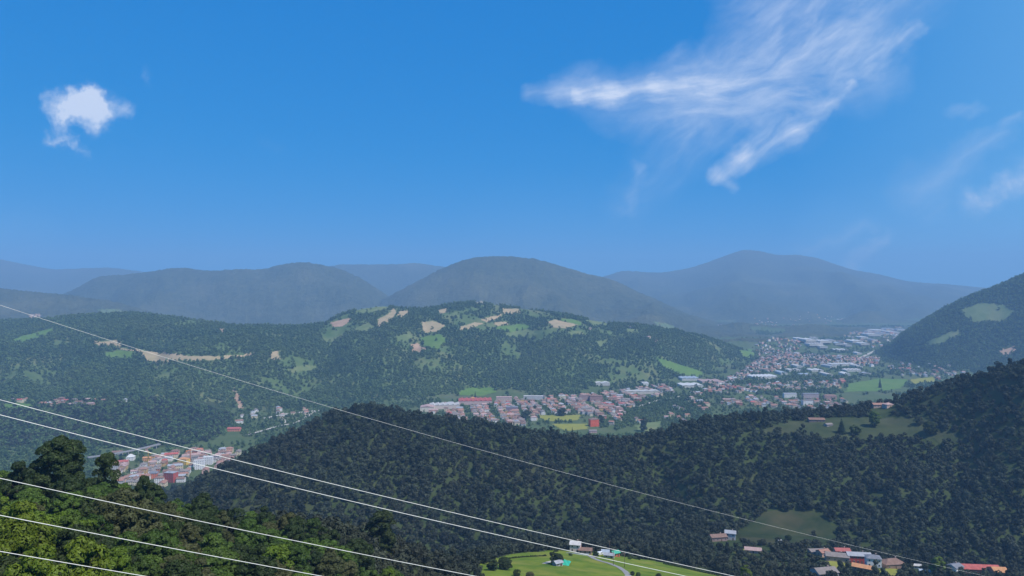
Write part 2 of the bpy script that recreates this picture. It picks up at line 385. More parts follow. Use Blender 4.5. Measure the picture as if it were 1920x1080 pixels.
for li, nm in enumerate(NAMES):
    q = quads[ql == li]
    if not len(q): continue
    us, inv = np.unique(q, return_inverse=True)
    me = np_mesh(nm, V[us], inv.reshape(-1, 4), [M[GM[li]]], smooth=True)
    tag(obj(nm, me), LABELS[li], 'hill' if 'hill' in nm else 'mountain' if 'mountain' in nm else 'ground', kind='structure')

# ------------------------------------------------------------------ fields, meadows, clearings (draped patches)
def in_poly(px, py, poly):
    r = np.zeros(px.shape, bool); n = len(poly)
    for i in range(n):
        x0, y0 = poly[i]; x1, y1 = poly[(i+1) % n]
        c = ((y0 > py) != (y1 > py)) & (px < (x1-x0)*(py-y0)/((y1-y0) + 1e-12) + x0)
        r ^= c
    return r

CLEAR = []     # world polygons where no forest grows
def densify(poly, step):
    o = []
    for i in range(len(poly)):
        a = np.array(poly[i], float); b = np.array(poly[(i+1) % len(poly)], float)
        n = max(1, int(np.hypot(*(b-a))/step))
        o += [a + (b-a)*t/n for t in range(n)]
    return o

def world_poly(pix, step=8):
    w = []
    for p in densify(pix, step):
        h = hit(*p)
        if h is not None: w.append((h[0], h[1]))
    return w

def drape(name, wp, mat, lift, cell, label, cat, clear=True, wob=1.0):
    wp = np.array(wp)
    if clear: CLEAR.append(wp)
    x0, y0 = wp.min(0) - cell; x1, y1 = wp.max(0) + cell
    nx, ny = int((x1-x0)/cell)+2, int((y1-y0)/cell)+2
    gx, gy = np.meshgrid(x0 + cell*np.arange(nx), y0 + cell*np.arange(ny))
    wx = gx + wob*cell*2.5*fbm(gx/(cell*9), gy/(cell*9), 3); wy = gy + wob*cell*2.5*fbm(gx/(cell*9)+50, gy/(cell*9), 3)
    cx = (wx[:-1,:-1]+wx[1:,1:])/2; cy = (wy[:-1,:-1]+wy[1:,1:])/2
    keep = in_poly(cx, cy, wp)
    ii = np.arange(nx*ny).reshape(ny, nx)
    q = np.stack([ii[:-1,:-1], ii[:-1,1:], ii[1:,1:], ii[1:,:-1]], -1)[keep]
    if not len(q): return None
    us, inv = np.unique(q, return_inverse=True)
    x = gx.ravel()[us]; y = gy.ravel()[us]
    me = np_mesh(name, np.stack([x, y, hz(x, y) + lift], -1), inv.reshape(-1, 4), [M[mat]], smooth=True)
    return tag(obj(name, me), label, cat, kind='structure')

FIELDS = [
 ('meadow','meadow',[(905,1056),(960,1039),(1030,1032),(1080,1033),(1160,1041),(1250,1057),(1330,1075),(1390,1090),(1390,1135),(880,1135)],'bright green meadow around the little farm at the bottom of the picture',0.15,2.0),
 ('meadow','meadow_bench',[(1425,812),(1470,792),(1540,784),(1640,784),(1742,783),(1748,800),(1790,818),(1812,832),(1760,834),(1700,822),(1640,824),(1560,826),(1500,812),(1450,818)],'green meadow coloured dull for shade on the bench of the dark right hill',0.4,4.0),
 ('meadow','meadow_shade_tone',[(1380,1002),(1440,957),(1520,957),(1572,990),(1568,1018),(1480,1024),(1400,1020)],'sloping pasture coloured dark for shade at the foot of the right hill',0.3,3.0),
 ('meadow','meadow_shade_tone',[(1715,762),(1770,735),(1792,740),(1745,772)],'brownish strip of pasture high on the right hill',0.4,4.0),
 ('field','field_yellow',[(1645,1066),(1684,1066),(1690,1085),(1640,1085)],'small yellow field below the white village house',0.2,2.0),
 ('field','field_yellow',[(1545,1052),(1582,1050),(1590,1064),(1548,1066)],'yellow-green patch beside the brown village roofs',0.2,2.0),
 ('field','field_yellow',[(1373,1031),(1400,1029),(1402,1040),(1376,1042)],'tiny yellow field beside the pink shed roof',0.2,2.0),
 ('field','field_yellow',[(1008,779),(1090,778),(1085,788),(1020,791)],'yellow-green field left of the orange apartment block',0.6,5.0),
 ('field','field_yellow',[(1035,795),(1104,794),(1106,806),(1060,808)],'yellow field in front of the orange apartment block',0.6,5.0),
 ('field','field_pale',[(1190,797),(1237,790),(1240,800),(1215,818),(1192,806)],'brownish sloping field beside the dark round conifer',0.6,4.0),
 ('field','field_tan',[(178,640),(220,638),(228,652),(275,658),(330,666),(400,669),(470,662),(475,668),(400,677),(330,677),(300,681),(275,677),(262,662),(215,651),(180,646)],'long tan mown field along the left plateau',0.8,6.0),
 ('field','field_green',[(198,662),(225,656),(254,661),(245,673),(200,673)],'green field below the long tan field on the left',0.8,6.0),
 ('field','field_tan',[(507,660),(526,659),(526,673),(508,675)],'small square tan field right of the long tan field',0.8,6.0),
 ('field','earth',[(620,605),(650,597),(662,600),(642,612),(624,614)],'pinkish field at the left end of the central hills',0.8,6.0),
 ('field','field_tan',[(705,601),(725,590),(740,577),(744,590),(726,604),(708,614)],'tan field running uphill left of centre',0.8,6.0),
 ('field','field_tan',[(746,585),(767,582),(763,592),(746,596)],'small tan field beside the uphill one',0.8,6.0),
 ('field','field_tan',[(790,605),(815,601),(836,612),(822,623),(795,626)],'squarish tan field above the hamlet on the central hill',0.8,6.0),
 ('field','field_tan',[(820,582),(839,578),(838,586),(822,589)],'small tan field near the central hilltop',0.8,6.0),
 ('field','field_tan',[(861,613),(890,604),(907,608),(880,617),(862,621)],'leaf-shaped tan field on the central hill',0.8,6.0),
 ('field','field_tan',[(905,601),(915,594),(935,592),(941,588),(943,594),(926,601),(914,606)],'stepped tan field under the central hilltop',0.8,6.0),
 ('field','field_tan',[(943,580),(972,579),(973,588),(944,589)],'bright tan strip right of the central hilltop',0.8,6.0),
 ('field','field_tan',[(929,605),(951,602),(953,609),(930,612)],'lower small tan field right of the leaf-shaped one',0.8,6.0),
 ('field','field_tan',[(1022,604),(1040,599),(1064,605),(1086,609),(1060,617),(1040,615)],'large pale tan field on the right of the central hill',0.8,6.0),
 ('field','field_green',[(1046,597),(1075,599),(1090,604),(1086,611),(1066,605)],'green field touching the large pale tan field',0.8,6.0),
 ('field','field_tan',[(890,566),(907,566),(906,571),(892,571)],'thin tan strip right on the central hilltop',0.8,6.0),
 ('field','earth',[(773,649),(785,642),(790,650),(803,655),(781,665),(774,659)],'reddish field lowest on the central slope',0.8,6.0),
 ('field','field_pale',[(742,631),(770,624),(776,634),(760,643),(745,641)],'pale green pasture left of the hamlet',0.8,6.0),
 ('field','field_green',[(790,633),(830,627),(838,640),(820,655),(796,650)],'pale green pasture around the hillside hamlet',0.8,6.0),
 ('field','field_pale',[(1118,640),(1137,640),(1131,653),(1122,651)],'small clearing with a white house on the right flank',0.8,6.0),
 ('field','field_pale',[(660,582),(720,573),(738,576),(700,588),(668,590)],'pale green strip on the left shoulder of central hill',0.8,6.0),
 ('field','field_pale',[(945,625),(990,618),(1010,625),(975,632),(950,633)],'dull green pasture in the middle of the central hill',0.8,6.0),
 ('field','field_pale',[(1060,622),(1090,620),(1097,628),(1075,630)],'dull green clearing below the large pale tan field',0.8,6.0),
 ('meadow','field_green',[(862,736),(880,727),(925,728),(931,735),(900,743),(865,742)],'light green meadow behind the red factory roofs',0.8,6.0),
 ('meadow','field_green',[(1230,672),(1260,679),(1290,688),(1322,700),(1308,707),(1270,701),(1240,687)],'green meadow at the foot of the central hill',0.8,7.0),
 ('field','field_green',[(1385,657),(1410,655),(1415,668),(1395,672)],'small green field at the right tip of the central hill',0.8,7.0),
 ('field','field_green',[(40,631),(100,615),(105,622),(60,640),(5,645)],'long green pasture on the far left slope',0.8,6.0),
 ('field','earth',[(55,590),(75,588),(77,594),(56,597)],'pinkish field on the far left crest',0.8,6.0),
 ('field','field_pale',[(1805,580),(1840,568),(1880,572),(1902,585),(1880,604),(1830,604),(1810,595)],'large dull clearing on the steep right slope',1.0,7.0),
 ('field','field_pale',[(1730,645),(1790,620),(1803,629),(1742,650)],'long pale clearing low on the steep right slope',1.0,7.0),
 ('field','earth',[(1870,660),(1900,649),(1903,657),(1882,668)],'pink bare patch at the foot of the steep right slope',1.0,7.0),
 ('field','field_green',[(1590,720),(1650,710),(1702,712),(1692,729),(1640,734),(1585,735)],'broad bright green field on the right of the valley floor',0.6,6.0),
 ('field','field_yellow',[(1705,712),(1750,707),(1755,716),(1712,720)],'pale yellow field beside the broad green one',0.6,6.0),
 ('field','field_green',[(0,757),(50,757),(72,763),(60,768),(0,768)],'green terrace field beside the left hamlet',0.5,4.0),
 ('field','field_pale',[(662,618),(690,606),(702,612),(690,622),(668,624)],'dull sloping pasture below the pinkish field',0.8,5.0),
 ('field','field_pale',[(846,588),(858,583),(864,592),(852,597)],'little pale clearing left of the leaf-shaped field',0.8,5.0),
 ('field','field_green',[(935,612),(985,608),(998,615),(960,622),(930,620)],'thin green terrace under the lower small tan field',0.8,5.0),
 ('field','field_pale',[(1095,600),(1130,603),(1140,611),(1112,612)],'pale pasture with cottages right of the large pale tan field',0.8,5.0),
 ('field','field_pale',[(1172,616),(1196,618),(1200,626),(1180,625)],'small pale clearing on the right shoulder of the broad hill',0.8,5.0),
 ('field','field_pale',[(1225,603),(1262,610),(1268,620),(1240,618)],'pale clearing near the right end of the broad hill crest',0.8,5.0),
 ('field','earth',[(412,616),(424,617),(420,626),(412,625)],'tiny reddish clearing in the left woods',0.8,5.0),
 ('field','field_pale',[(180,580),(225,580),(230,586),(195,588)],'faint pale pasture on the left crest',0.8,5.0),
 ('field','field_pale',[(535,695),(580,686),(600,690),(560,702)],'faint pale clearing on the slope above the left valley',0.8,5.0),
 ('landslide','earth',[(437,727),(445,733),(450,750),(456,766),(444,767),(441,748)],'reddish landslide scar above the left valley houses',0.8,5.0),
]
for nm, mt, pix, lab, lift, cell in FIELDS:
    wp = world_poly(pix)
    if len(wp) > 3: drape(nm + '_ground' if nm == 'landslide' else nm, wp, mt, lift, cell, lab, nm)

# ------------------------------------------------------------------ building materials
def plaster_mat():
    m, nt = new_mat('painted_plaster')
    oi = N(nt, 'ShaderNodeObjectInfo'); tc = N(nt, 'ShaderNodeTexCoord')
    n = noise(nt, tc.outputs['Object'], 0.35, 5, 0.6)
    st = ramp(nt, n, [(0.3, (0.78, 0.75, 0.72)), (0.62, (1, 1, 1))])
    out(nt, bsdf(nt, mixc(nt, 1.0, oi.outputs['Color'], st, 'MULTIPLY'), 0.9, 0.15)); return m
def vc_mat():
    m, nt = new_mat('distant_plaster')
    a = N(nt, 'ShaderNodeAttribute', attribute_name='tint'); out(nt, bsdf(nt, a.outputs['Color'], 0.9, 0.1)); return m
def roof_mat(name, col, rough=0.85, rows=True):
    m, nt = new_mat(name)
    tc = N(nt, 'ShaderNodeTexCoord'); oi = N(nt, 'ShaderNodeObjectInfo')
    n = noise(nt, tc.outputs['Object'], 0.5, 6, 0.65)
    c = ramp(nt, n, [(0.28, tuple(v*0.68 for v in col)), (0.5, col), (0.75, tuple(min(1, v*1.25+0.02) for v in col))])
    c = mixc(nt, math_(nt, 'MULTIPLY', oi.outputs['Random'], 0.35), c, tuple(0.5*v + 0.09 for v in col))
    nrm = None
    if rows:
        wv = N(nt, 'ShaderNodeTexWave', wave_type='BANDS', bands_direction='Z'); wv.inputs['Scale'].default_value = 1.4; wv.inputs['Distortion'].default_value = 0.6
        nt.links.new(tc.outputs['Object'], wv.inputs['Vector'])
        c = mixc(nt, math_(nt, 'MULTIPLY', wv.outputs['Fac'], 0.22), c, tuple(v*0.5 for v in col))
    out(nt, bsdf(nt, c, rough, 0.2)); return m
def plain(name, col, rough=0.6, spec=0.4, metal=0.0, sc=2.0, var=0.25):
    m, nt = new_mat(name); tc = N(nt, 'ShaderNodeTexCoord')
    c = ramp(nt, noise(nt, tc.outputs['Object'], sc, 4), [(0.3, tuple(v*(1-var) for v in col)), (0.7, col)])
    out(nt, bsdf(nt, c, rough, spec, None, metal)); return m
M['plaster'] = plaster_mat(); M['tint'] = vc_mat()
ROOFS = {'terracotta': (0.32, 0.165, 0.12), 'brown': (0.21, 0.125, 0.095), 'red': (0.40, 0.10, 0.085), 'grey-brown': (0.22, 0.185, 0.17), 'grey': (0.33, 0.34, 0.37),
         'slate': (0.17, 0.18, 0.21), 'white': (0.64, 0.63, 0.61), 'pale': (0.48, 0.46, 0.44), 'pink': (0.40, 0.27, 0.25), 'orange': (0.52, 0.24, 0.10), 'green': (0.06, 0.36, 0.24), 'blue-grey': (0.36, 0.42, 0.48)}
for k_, c_ in ROOFS.items(): M['roof_' + k_] = roof_mat('roof_' + k_.replace('-', '_'), c_, 0.85 if k_ not in ('grey', 'white', 'blue-grey') else 0.5)
M['glass'] = plain('window_glass', (0.045, 0.05, 0.06), 0.15, 0.6)
M['frame'] = plain('painted_frame', (0.62, 0.60, 0.56), 0.6)
M['wood'] = plain('weathered_wood', (0.16, 0.11, 0.07), 0.85, 0.1)
M['steel_yellow'] = plain('yellow_steel', (0.75, 0.48, 0.05), 0.5); M['steel_orange'] = plain('orange_steel', (0.72, 0.24, 0.06), 0.5)
M['steel'] = plain('galvanised_steel', (0.45, 0.46, 0.47), 0.5, 0.4, 0.3)
M['wire'] = plain('bare_aluminium_cable', (0.84, 0.80, 0.68), 0.5, 0.4, 0.0, 1.0, 0.15)
M['concrete'] = plain('concrete', (0.27, 0.27, 0.28), 0.9, 0.1, 0, 0.3)
M['tarp'] = plain('green_tarpaulin', (0.05, 0.50, 0.34), 0.5)
M['car_white'] = plain('white_car_paint', (0.8, 0.8, 0.8), 0.25, 0.5, 0, 1, 0.05); M['rubber'] = plain('tyre_rubber', (0.03, 0.03, 0.03), 0.9)
m_, nt_ = new_mat('river_water'); g_ = N(nt_, 'ShaderNodeNewGeometry')
out(nt_, bsdf(nt_, ramp(nt_, noise(nt_, g_.outputs['Position'], 0.05, 4), [(0.3, (0.20, 0.24, 0.25)), (0.7, (0.42, 0.43, 0.40))]), 0.15, 0.5)); M['river'] = m_

# ------------------------------------------------------------------ building shapes (origin at the base centre, long side along x)
def walls_roof(w, d, h, kind='gable', pitch=0.42, over=0.5, th=0.25, storeys=2, win=True, wm=0, rm=1, gm=2, ch=True):
    W = MB(); Rf = MB(); x, y = w/2, d/2
    rh = y*pitch if kind in ('gable', 'hip') else w*0.0 + d*0.12 if kind == 'mono' else 0
    B0 = -2.5
    if kind == 'gable':
        W.poly([(-x,-y,B0),(x,-y,B0),(x,-y,h),(-x,-y,h)], wm); W.poly([(x,y,B0),(-x,y,B0),(-x,y,h),(x,y,h)], wm)
        W.poly([(x,-y,B0),(x,y,B0),(x,y,h),(x,0,h+rh),(x,-y,h)], wm); W.poly([(-x,y,B0),(-x,-y,B0),(-x,-y,h),(-x,0,h+rh),(-x,y,h)], wm)
        X = x + over
        for s in (-1, 1):
            e = (s*(y+over), h - over*pitch); t = (0.0, h + rh)
            a = [(-X, e[0], e[1]+.03), (X, e[0], e[1]+.03), (X, t[0], t[1]+.03), (-X, t[0], t[1]+.03)]; b_ = [(p[0], p[1], p[2]+th) for p in a]
            if s > 0: a, b_ = a[::-1], b_[::-1]
            Rf.poly(a[::-1], rm); Rf.poly(b_, rm)
            for i in range(4): Rf.poly([a[i], a[(i+1)%4], b_[(i+1)%4], b_[i]], rm)
    elif kind == 'hip':
        for f in (((-x,-y),(x,-y)),((x,-y),(x,y)),((x,y),(-x,y)),((-x,y),(-x,-y))):
            (x0,y0),(x1,y1) = f; W.poly([(x0,y0,B0),(x1,y1,B0),(x1,y1,h),(x0,y0,h)], wm)
        X, Y, r = x+over, y+over, max(x-y, 0.3); z0 = h - 0.05; zt = h + rh + over*pitch
        Rf.poly([(-X,-Y,z0),(X,-Y,z0),(r,0,zt),(-r,0,zt)], rm); Rf.poly([(X,Y,z0),(-X,Y,z0),(-r,0,zt),(r,0,zt)], rm)
        Rf.poly([(X,-Y,z0),(X,Y,z0),(r,0,zt)], rm); Rf.poly([(-X,Y,z0),(-X,-Y,z0),(-r,0,zt)], rm); Rf.poly([(-X,Y,z0),(X,Y,z0),(X,-Y,z0),(-X,-Y,z0)], rm)
    elif kind == 'flat':
        W.box(-x,-y,B0,x,y,h,wm)
        Rf.box(-x-.15,-y-.15,h+.004,x+.15,y+.15,h+.35,rm); Rf.box(-x*.3,-y*.4,h+.35,x*.1,y*.3,h+1.9,rm); ch = False
    elif kind in ('saw', 'low'):
        W.box(-x,-y,B0,x,y,h,wm); n = max(2, int(w/14)) if kind == 'saw' else max(1, int(w/22)); s = w/n
        for i in range(n):
            a = -x + i*s; hp = h + s*(0.22 if kind == 'saw' else 0.10); mid = a + s*(0.85 if kind == 'saw' else 0.5)
            Rf.poly([(a,-y-.3,h),(a,y+.3,h),(mid,y+.3,hp),(mid,-y-.3,hp)][::-1], rm); Rf.poly([(mid,-y-.3,hp),(mid,y+.3,hp),(a+s,y+.3,h),(a+s,-y-.3,h)][::-1], rm)
            Rf.poly([(a,-y-.3,h),(a+s,-y-.3,h),(mid,-y-.3,hp)], rm); Rf.poly([(a+s,y+.3,h),(a,y+.3,h),(mid,y+.3,hp)], rm)
        ch = False
    if ch:
        cx = w*0.22; zt = h + rh
        Rf.box(cx-.35, .3, zt-1.0, cx+.35, 1.0, zt+1.1, wm)
    if win:
        hs = h/storeys; nx = max(2, int(w/3.2))
        for k in range(storeys):
            z = k*hs + hs*0.34
            for i in range(nx):
                cx = -x + (i+.5)*w/nx
                for yy in (-y-.03, y+.03): W.box(cx-.5, yy-.02, z, cx+.5, yy+.02, z+1.35, gm)
            for cy in (-d*.22, d*.22):
                for xx in (-x-.03, x+.03): W.box(xx-.02, cy-.5, z, xx+.02, cy+.5, z+1.35, gm)
    return W, Rf

def join_mb(*mbs):
    b = MB()
    for q in mbs:
        k = len(b.v); b.v += q.v; b.f += [[i+k for i in f] for f in q.f]; b.m += q.m
    return b

BLK = []      # (x, y, r): ground taken by buildings, no trees here
VIEW = []     # (x, y, half width): sight corridor in front of hand-placed buildings kept free of trees
def BLOCKV(x, y, pad):
    r = np.zeros(len(x), bool)
    for bx, by, br in BLK: r |= (x-bx)**2 + (y-by)**2 < (br+pad)**2
    for bx, by, hw, ln in VIEW:
        r |= (np.abs(x/y - bx/by)*by < hw) & (y < by) & (y > by - ln)
    return r
def BLOCK(x, y, pad): return bool(BLOCKV(np.array([x]), np.array([y]), pad)[0])

def set_look(o, wall, roof):
    o.color = (*wall, 1)
    for s in o.material_slots:
        if s.material and s.material.name.startswith('roof_'):
            s.link = 'OBJECT'; s.material = M['roof_' + roof]

def building(name, px, py, w, d, h, rz, kind, wall, roof, label, cat, cols=3, rows=2, door=True, chimney=True, group=None, pitch=0.42, view=36):
    """a near building: empty > wall, roof (> chimney), window each, door"""
    p = hit(px, py)
    x, y = p[0], p[1] + d/2; z = float(hz(x, y - d/2)); rz = R(rz)
    e = empty(name, (x, y, z), rz); tag(e, label, cat, group)
    BLK.append((x, y, max(w, d)/2)); VIEW.append((x, y, w/2 + 2.5, view))
    W, Rf = walls_roof(w, d, h, kind, pitch, win=False, ch=False)
    wo_ = obj('wall', W.mesh('wall', [M['plaster']]), e); wo_.color = (*wall, 1)
    ro = obj('roof', Rf.mesh('roof', [M['plaster'], M['roof_' + roof]]), e); ro.color = (*wall, 1)
    if chimney and kind in ('gable', 'hip'):
        c = MB(); zt = h + d/2*pitch; c.box(w*.2-.35, .2, zt-.9, w*.2+.35, .9, zt+.9); c.box(w*.2-.45, .1, zt+.9, w*.2+.45, 1.0, zt+1.05)
        co_ = obj('chimney', c.mesh('chimney', [M['plaster']]), ro); co_.color = (0.4, 0.3, 0.26, 1)
    gm_ = MB(); gm_.box(-.55, -.05, 0, .55, .05, 1.4, 0); gm_.box(-.45, -.08, .1, .45, -.05, 1.3, 1); gme = gm_.mesh('window', [M['frame'], M['glass']])
    for k in range(rows):
        for i in range(cols):
            if door and k == 0 and i == cols//2: continue
            obj('window', gme, e, (-w/2 + (i+.5)*w/cols, -d/2-.03, h*(k+.32)/rows))
        if d > 5:
            for s in (-1, 1):
                o = obj('window', gme, e, (s*(w/2+.03), 0, h*(k+.32)/rows), s*math.pi/2)
    if door:
        dm = MB(); dm.box(-.55, -.06, 0, .55, .04, 2.1, 0)
        obj('door', dm.mesh('door', [M['wood']]), e, (-w/2 + (cols//2+.5)*w/cols, -d/2-.03, 0))
    return e

WHITE = (0.80, 0.79, 0.78); CREAM = (0.66, 0.58, 0.44)
building('row_house', 1614, 1057, 18, 8, 6, -8, 'gable', (0.46, 0.085, 0.07), 'grey', 'long red-walled row house with pale grey roof beside the white village house', 'house', 6, 2)
building('house', 1642, 1064, 10.5, 8, 6.8, -14, 'hip', WHITE, 'slate', 'white two-storey house with dark hipped roof in the village', 'house', 3, 2)
building('barn', 1679, 1067, 17, 10, 3.6, 8, 'hip', (0.30, 0.21, 0.17), 'brown', 'wide brown-roofed barn right of the white village house', 'barn', 3, 1, pitch=.55)
building('house', 1547, 1045, 9, 7, 3.8, 20, 'gable', (0.55, 0.36, 0.28), 'terracotta', 'small house with bright terracotta roof at the left end of the village', 'house', 2, 1)
building('house', 1582, 1045, 12, 7, 5, -4, 'gable', (0.5, 0.33, 0.27), 'red', 'red-roofed house behind the brown village roofs', 'house', 3, 2)
building('house', 1574, 1054, 17, 9, 4, -16, 'gable', (0.36, 0.30, 0.27), 'grey-brown', 'low house with broad grey-brown roof left of the red row house', 'house', 4, 1)
building('shed', 1536, 1041, 14, 7, 2.8, 4, 'gable', (0.45, 0.42, 0.40), 'grey-brown', 'long low grey shed leftmost in the village', 'shed', 3, 1, chimney=False, pitch=.25)
building('shed', 1621, 1072, 13, 7, 2.6, -32, 'gable', (0.42, 0.27, 0.2), 'orange', 'low orange-tiled shed in front of the red row house', 'shed', 3, 1, chimney=False)
building('long_barn', 1842, 1079, 29, 10, 4.5, -6, 'gable', (0.26, 0.09, 0.07), 'red', 'very long red-roofed barn at the lower right', 'barn', 7, 1, chimney=False, view=40)
building('barn', 1880, 1084, 10, 10, 4.4, -6, 'gable', (0.4, 0.2, 0.14), 'orange', 'orange-roofed annex at the right end of the long red barn', 'barn', 2, 1, chimney=False, view=40)
building('house', 1797, 1077, 9, 8, 5, 24, 'gable', WHITE, 'slate', 'small white house with slate roof at the left end of the long red barn', 'house', 2, 2, view=40)
building('house', 1552, 1088, 15, 10, 4.6, 12, 'gable', (0.50, 0.48, 0.50), 'grey-brown', 'large pale house half hidden in trees below the village', 'house', 4, 2, view=7)
building('shed', 1722, 1067, 6, 4, 2.4, -10, 'gable', (0.6, 0.58, 0.55), 'pale', 'little pale shed between the brown barn and long red barn', 'shed', 2, 1, chimney=False, pitch=.2)
building('shed', 1738, 1078, 8, 4, 2.4, -16, 'gable', (0.55, 0.55, 0.53), 'blue-grey', 'low bluish-roofed shed near the bottom edge right of the brown barn', 'shed', 2, 1, chimney=False, pitch=.2, view=40)
building('farmhouse', 1348, 1015, 15, 8, 3.6, 10, 'gable', (0.34, 0.25, 0.24), 'brown', 'dark brown-roofed farmhouse at the foot of the right hill', 'house', 4, 1, view=45)
building('house', 1372, 1013, 9.5, 8, 6, -18, 'gable', (0.62, 0.60, 0.60), 'grey', 'pale grey-roofed house right beside the brown-roofed farmhouse', 'house', 2, 2, view=45)
building('shed', 1414, 1038, 13, 6, 2.6, -14, 'gable', (0.5, 0.36, 0.34), 'pink', 'shed with faded pink roof among trees left of the village', 'shed', 3, 1, chimney=False, pitch=.5, view=30)
building('farmhouse', 1080, 1036, 7, 6.5, 5.2, -14, 'gable', (0.74, 0.60, 0.58), 'pale', 'little pinkish-white farmhouse on the meadow crest', 'house', 2, 2)
building('shed', 1098, 1039, 9, 5, 2.4, -8, 'gable', (0.55, 0.33, 0.28), 'brown', 'low brown-roofed lean-to joined beside the meadow farmhouse', 'shed', 3, 1, chimney=False)
building('shed', 1136, 1041, 5, 4, 2.2, -10, 'gable', (0.5, 0.5, 0.5), 'blue-grey', 'grey-blue roofed shed left of the green-roofed one', 'shed', 2, 1, chimney=False)
building('shed', 1143, 1047, 6.5, 4, 2.0, -14, 'gable', (0.45, 0.42, 0.42), 'grey', 'grey-roofed shed in front of the other meadow sheds', 'shed', 2, 1, chimney=False)
building('shed', 1154, 1044, 5, 4.5, 2.4, 26, 'gable', (0.55, 0.14, 0.08), 'green', 'green-roofed shed with red end wall on the meadow', 'shed', 2, 1, chimney=False)
building('shed', 1046, 1062, 4.5, 4, 1.8, 30, 'gable', (0.42, 0.42, 0.44), 'grey', 'small grey shed beside the round meadow tree', 'shed', 2, 1, chimney=False)
building('hut', 878, 1056, 6.5, 5, 2.4, 10, 'gable', (0.5, 0.38, 0.3), 'terracotta', 'lone terracotta-roofed hut among trees left of the meadow', 'hut', 2, 1, chimney=False, view=30)
building('house', 1650, 764, 16, 9, 3.4, -4, 'gable', (0.56, 0.42, 0.36), 'terracotta', 'terracotta-roofed house among trees above the bench meadow', 'house', 4, 1, view=60)
building('house', 1668, 764, 11, 9, 3.6, 14, 'hip', (0.6, 0.45, 0.4), 'pink', 'pink-roofed house at the right of the terracotta one above the bench meadow', 'house', 3, 1, view=60)
building('farmhouse', 1533, 792, 20, 9, 3.2, -6, 'gable', (0.33, 0.24, 0.22), 'brown', 'long dark-roofed farmhouse at the left of the bench meadow', 'house', 5, 1, view=50)
building('shed', 1555, 800, 9, 6, 2.6, 16, 'gable', (0.45, 0.4, 0.4), 'grey-brown', 'low shed just below the long bench meadow farmhouse', 'shed', 3, 1, chimney=False, view=50)
ob_ = building('apartment_block', 1114, 800, 23, 15, 18, 14, 'hip', (0.78, 0.13, 0.06), 'brown', 'bright orange-red apartment block standing alone beside yellow fields', 'apartment building', 6, 5, view=90)
building('house', 1147, 797, 13, 10, 8, -16, 'gable', (0.66, 0.6, 0.5), 'terracotta', 'cream house with red roof right of the orange apartment block', 'house', 3, 2, view=90)
building('house', 1112, 812, 18, 11, 5, 6, 'gable', (0.55, 0.38, 0.38), 'grey-brown', 'brown-roofed pinkish house just below the orange apartment block', 'house', 4, 2, view=120)
building('apartment_block', 317, 905, 20, 13, 17, -12, 'flat', (0.42, 0.09, 0.08), 'grey', 'dark red apartment block at the front edge of the small town', 'apartment building', 5, 5, view=90)
building('house', 285, 898, 15, 12, 10, 8, 'hip', (0.62, 0.20, 0.12), 'slate', 'orange-red house left of the dark red apartment block', 'house', 4, 3, view=90)
building('apartment_block', 371, 881, 19, 12, 17, 14, 'flat', (0.80, 0.80, 0.82), 'pale', 'tall white apartment block at the right side of the small town', 'apartment building', 5, 5, view=60)
building('apartment_block', 388, 872, 17, 12, 15, 10, 'flat', (0.74, 0.74, 0.76), 'white', 'white block behind the tall one at the right of small town', 'apartment building', 5, 4, view=60)
building('apartment_block', 342, 872, 19, 12, 11, -8, 'hip', (0.78, 0.52, 0.12), 'orange', 'yellow building in the middle of the small town', 'apartment building', 5, 3, view=60)
building('house', 274, 865, 16, 10, 6, 6, 'gable', (0.72, 0.36, 0.16), 'orange', 'orange house under the yellow crane', 'house', 4, 2, view=60)
building('hall', 242, 864, 14, 12, 7, 10, 'hip', WHITE, 'white', 'white pointed-roof hall left of the yellow crane', 'hall', 3, 2, view=60, pitch=.9)
building('long_building', 437, 809, 30, 14, 6, 4, 'gable', (0.7, 0.25, 0.18), 'red', 'bright red-roofed complex alone in the left valley', 'building', 7, 2, view=120)
building('chapel', 886, 755, 12, 12, 14, 4, 'hip', (0.82, 0.55, 0.10), 'orange', 'bright yellow building behind the red factory roofs', 'building', 3, 3, view=60)

# long low works in the valley: one thing each, roof and walls as parts
def works(px, py, wpx, d, h, rz, kind, wall, roof, label, cat='warehouse', name='warehouse', storeys=1, group=None):
    p = hit(px, py)
    if p is None: return
    if cat == 'warehouse' and py < 710: wpx *= 0.66; d *= 0.6; h *= 0.8
    x, y = p[0], p[1] + d/2; w = wpx/F*y
    e = empty(name, (x, y, float(hz(x, y))), R(rz)); tag(e, label, cat, group)
    BLK.append((x, y, w*0.5)); n = max(1, int(w/d))
    for i in range(n): BLK.append((x + (i+.5-n/2)*w/n*math.cos(R(rz)), y + (i+.5-n/2)*w/n*math.sin(R(rz)), d*.75))
    W, Rf = walls_roof(w, d, h, kind, 0.3, storeys=storeys, win=(kind in ('gable', 'hip', 'flat')), ch=False)
    a = obj('wall', W.mesh('wall', [M['plaster'], M['plaster'], M['glass']]), e); a.color = (*wall, 1)
    b_ = obj('roof', Rf.mesh('roof', [M['plaster'], M['roof_' + roof]]), e); b_.color = (*wall, 1)
LG = (0.6, 0.58, 0.55)
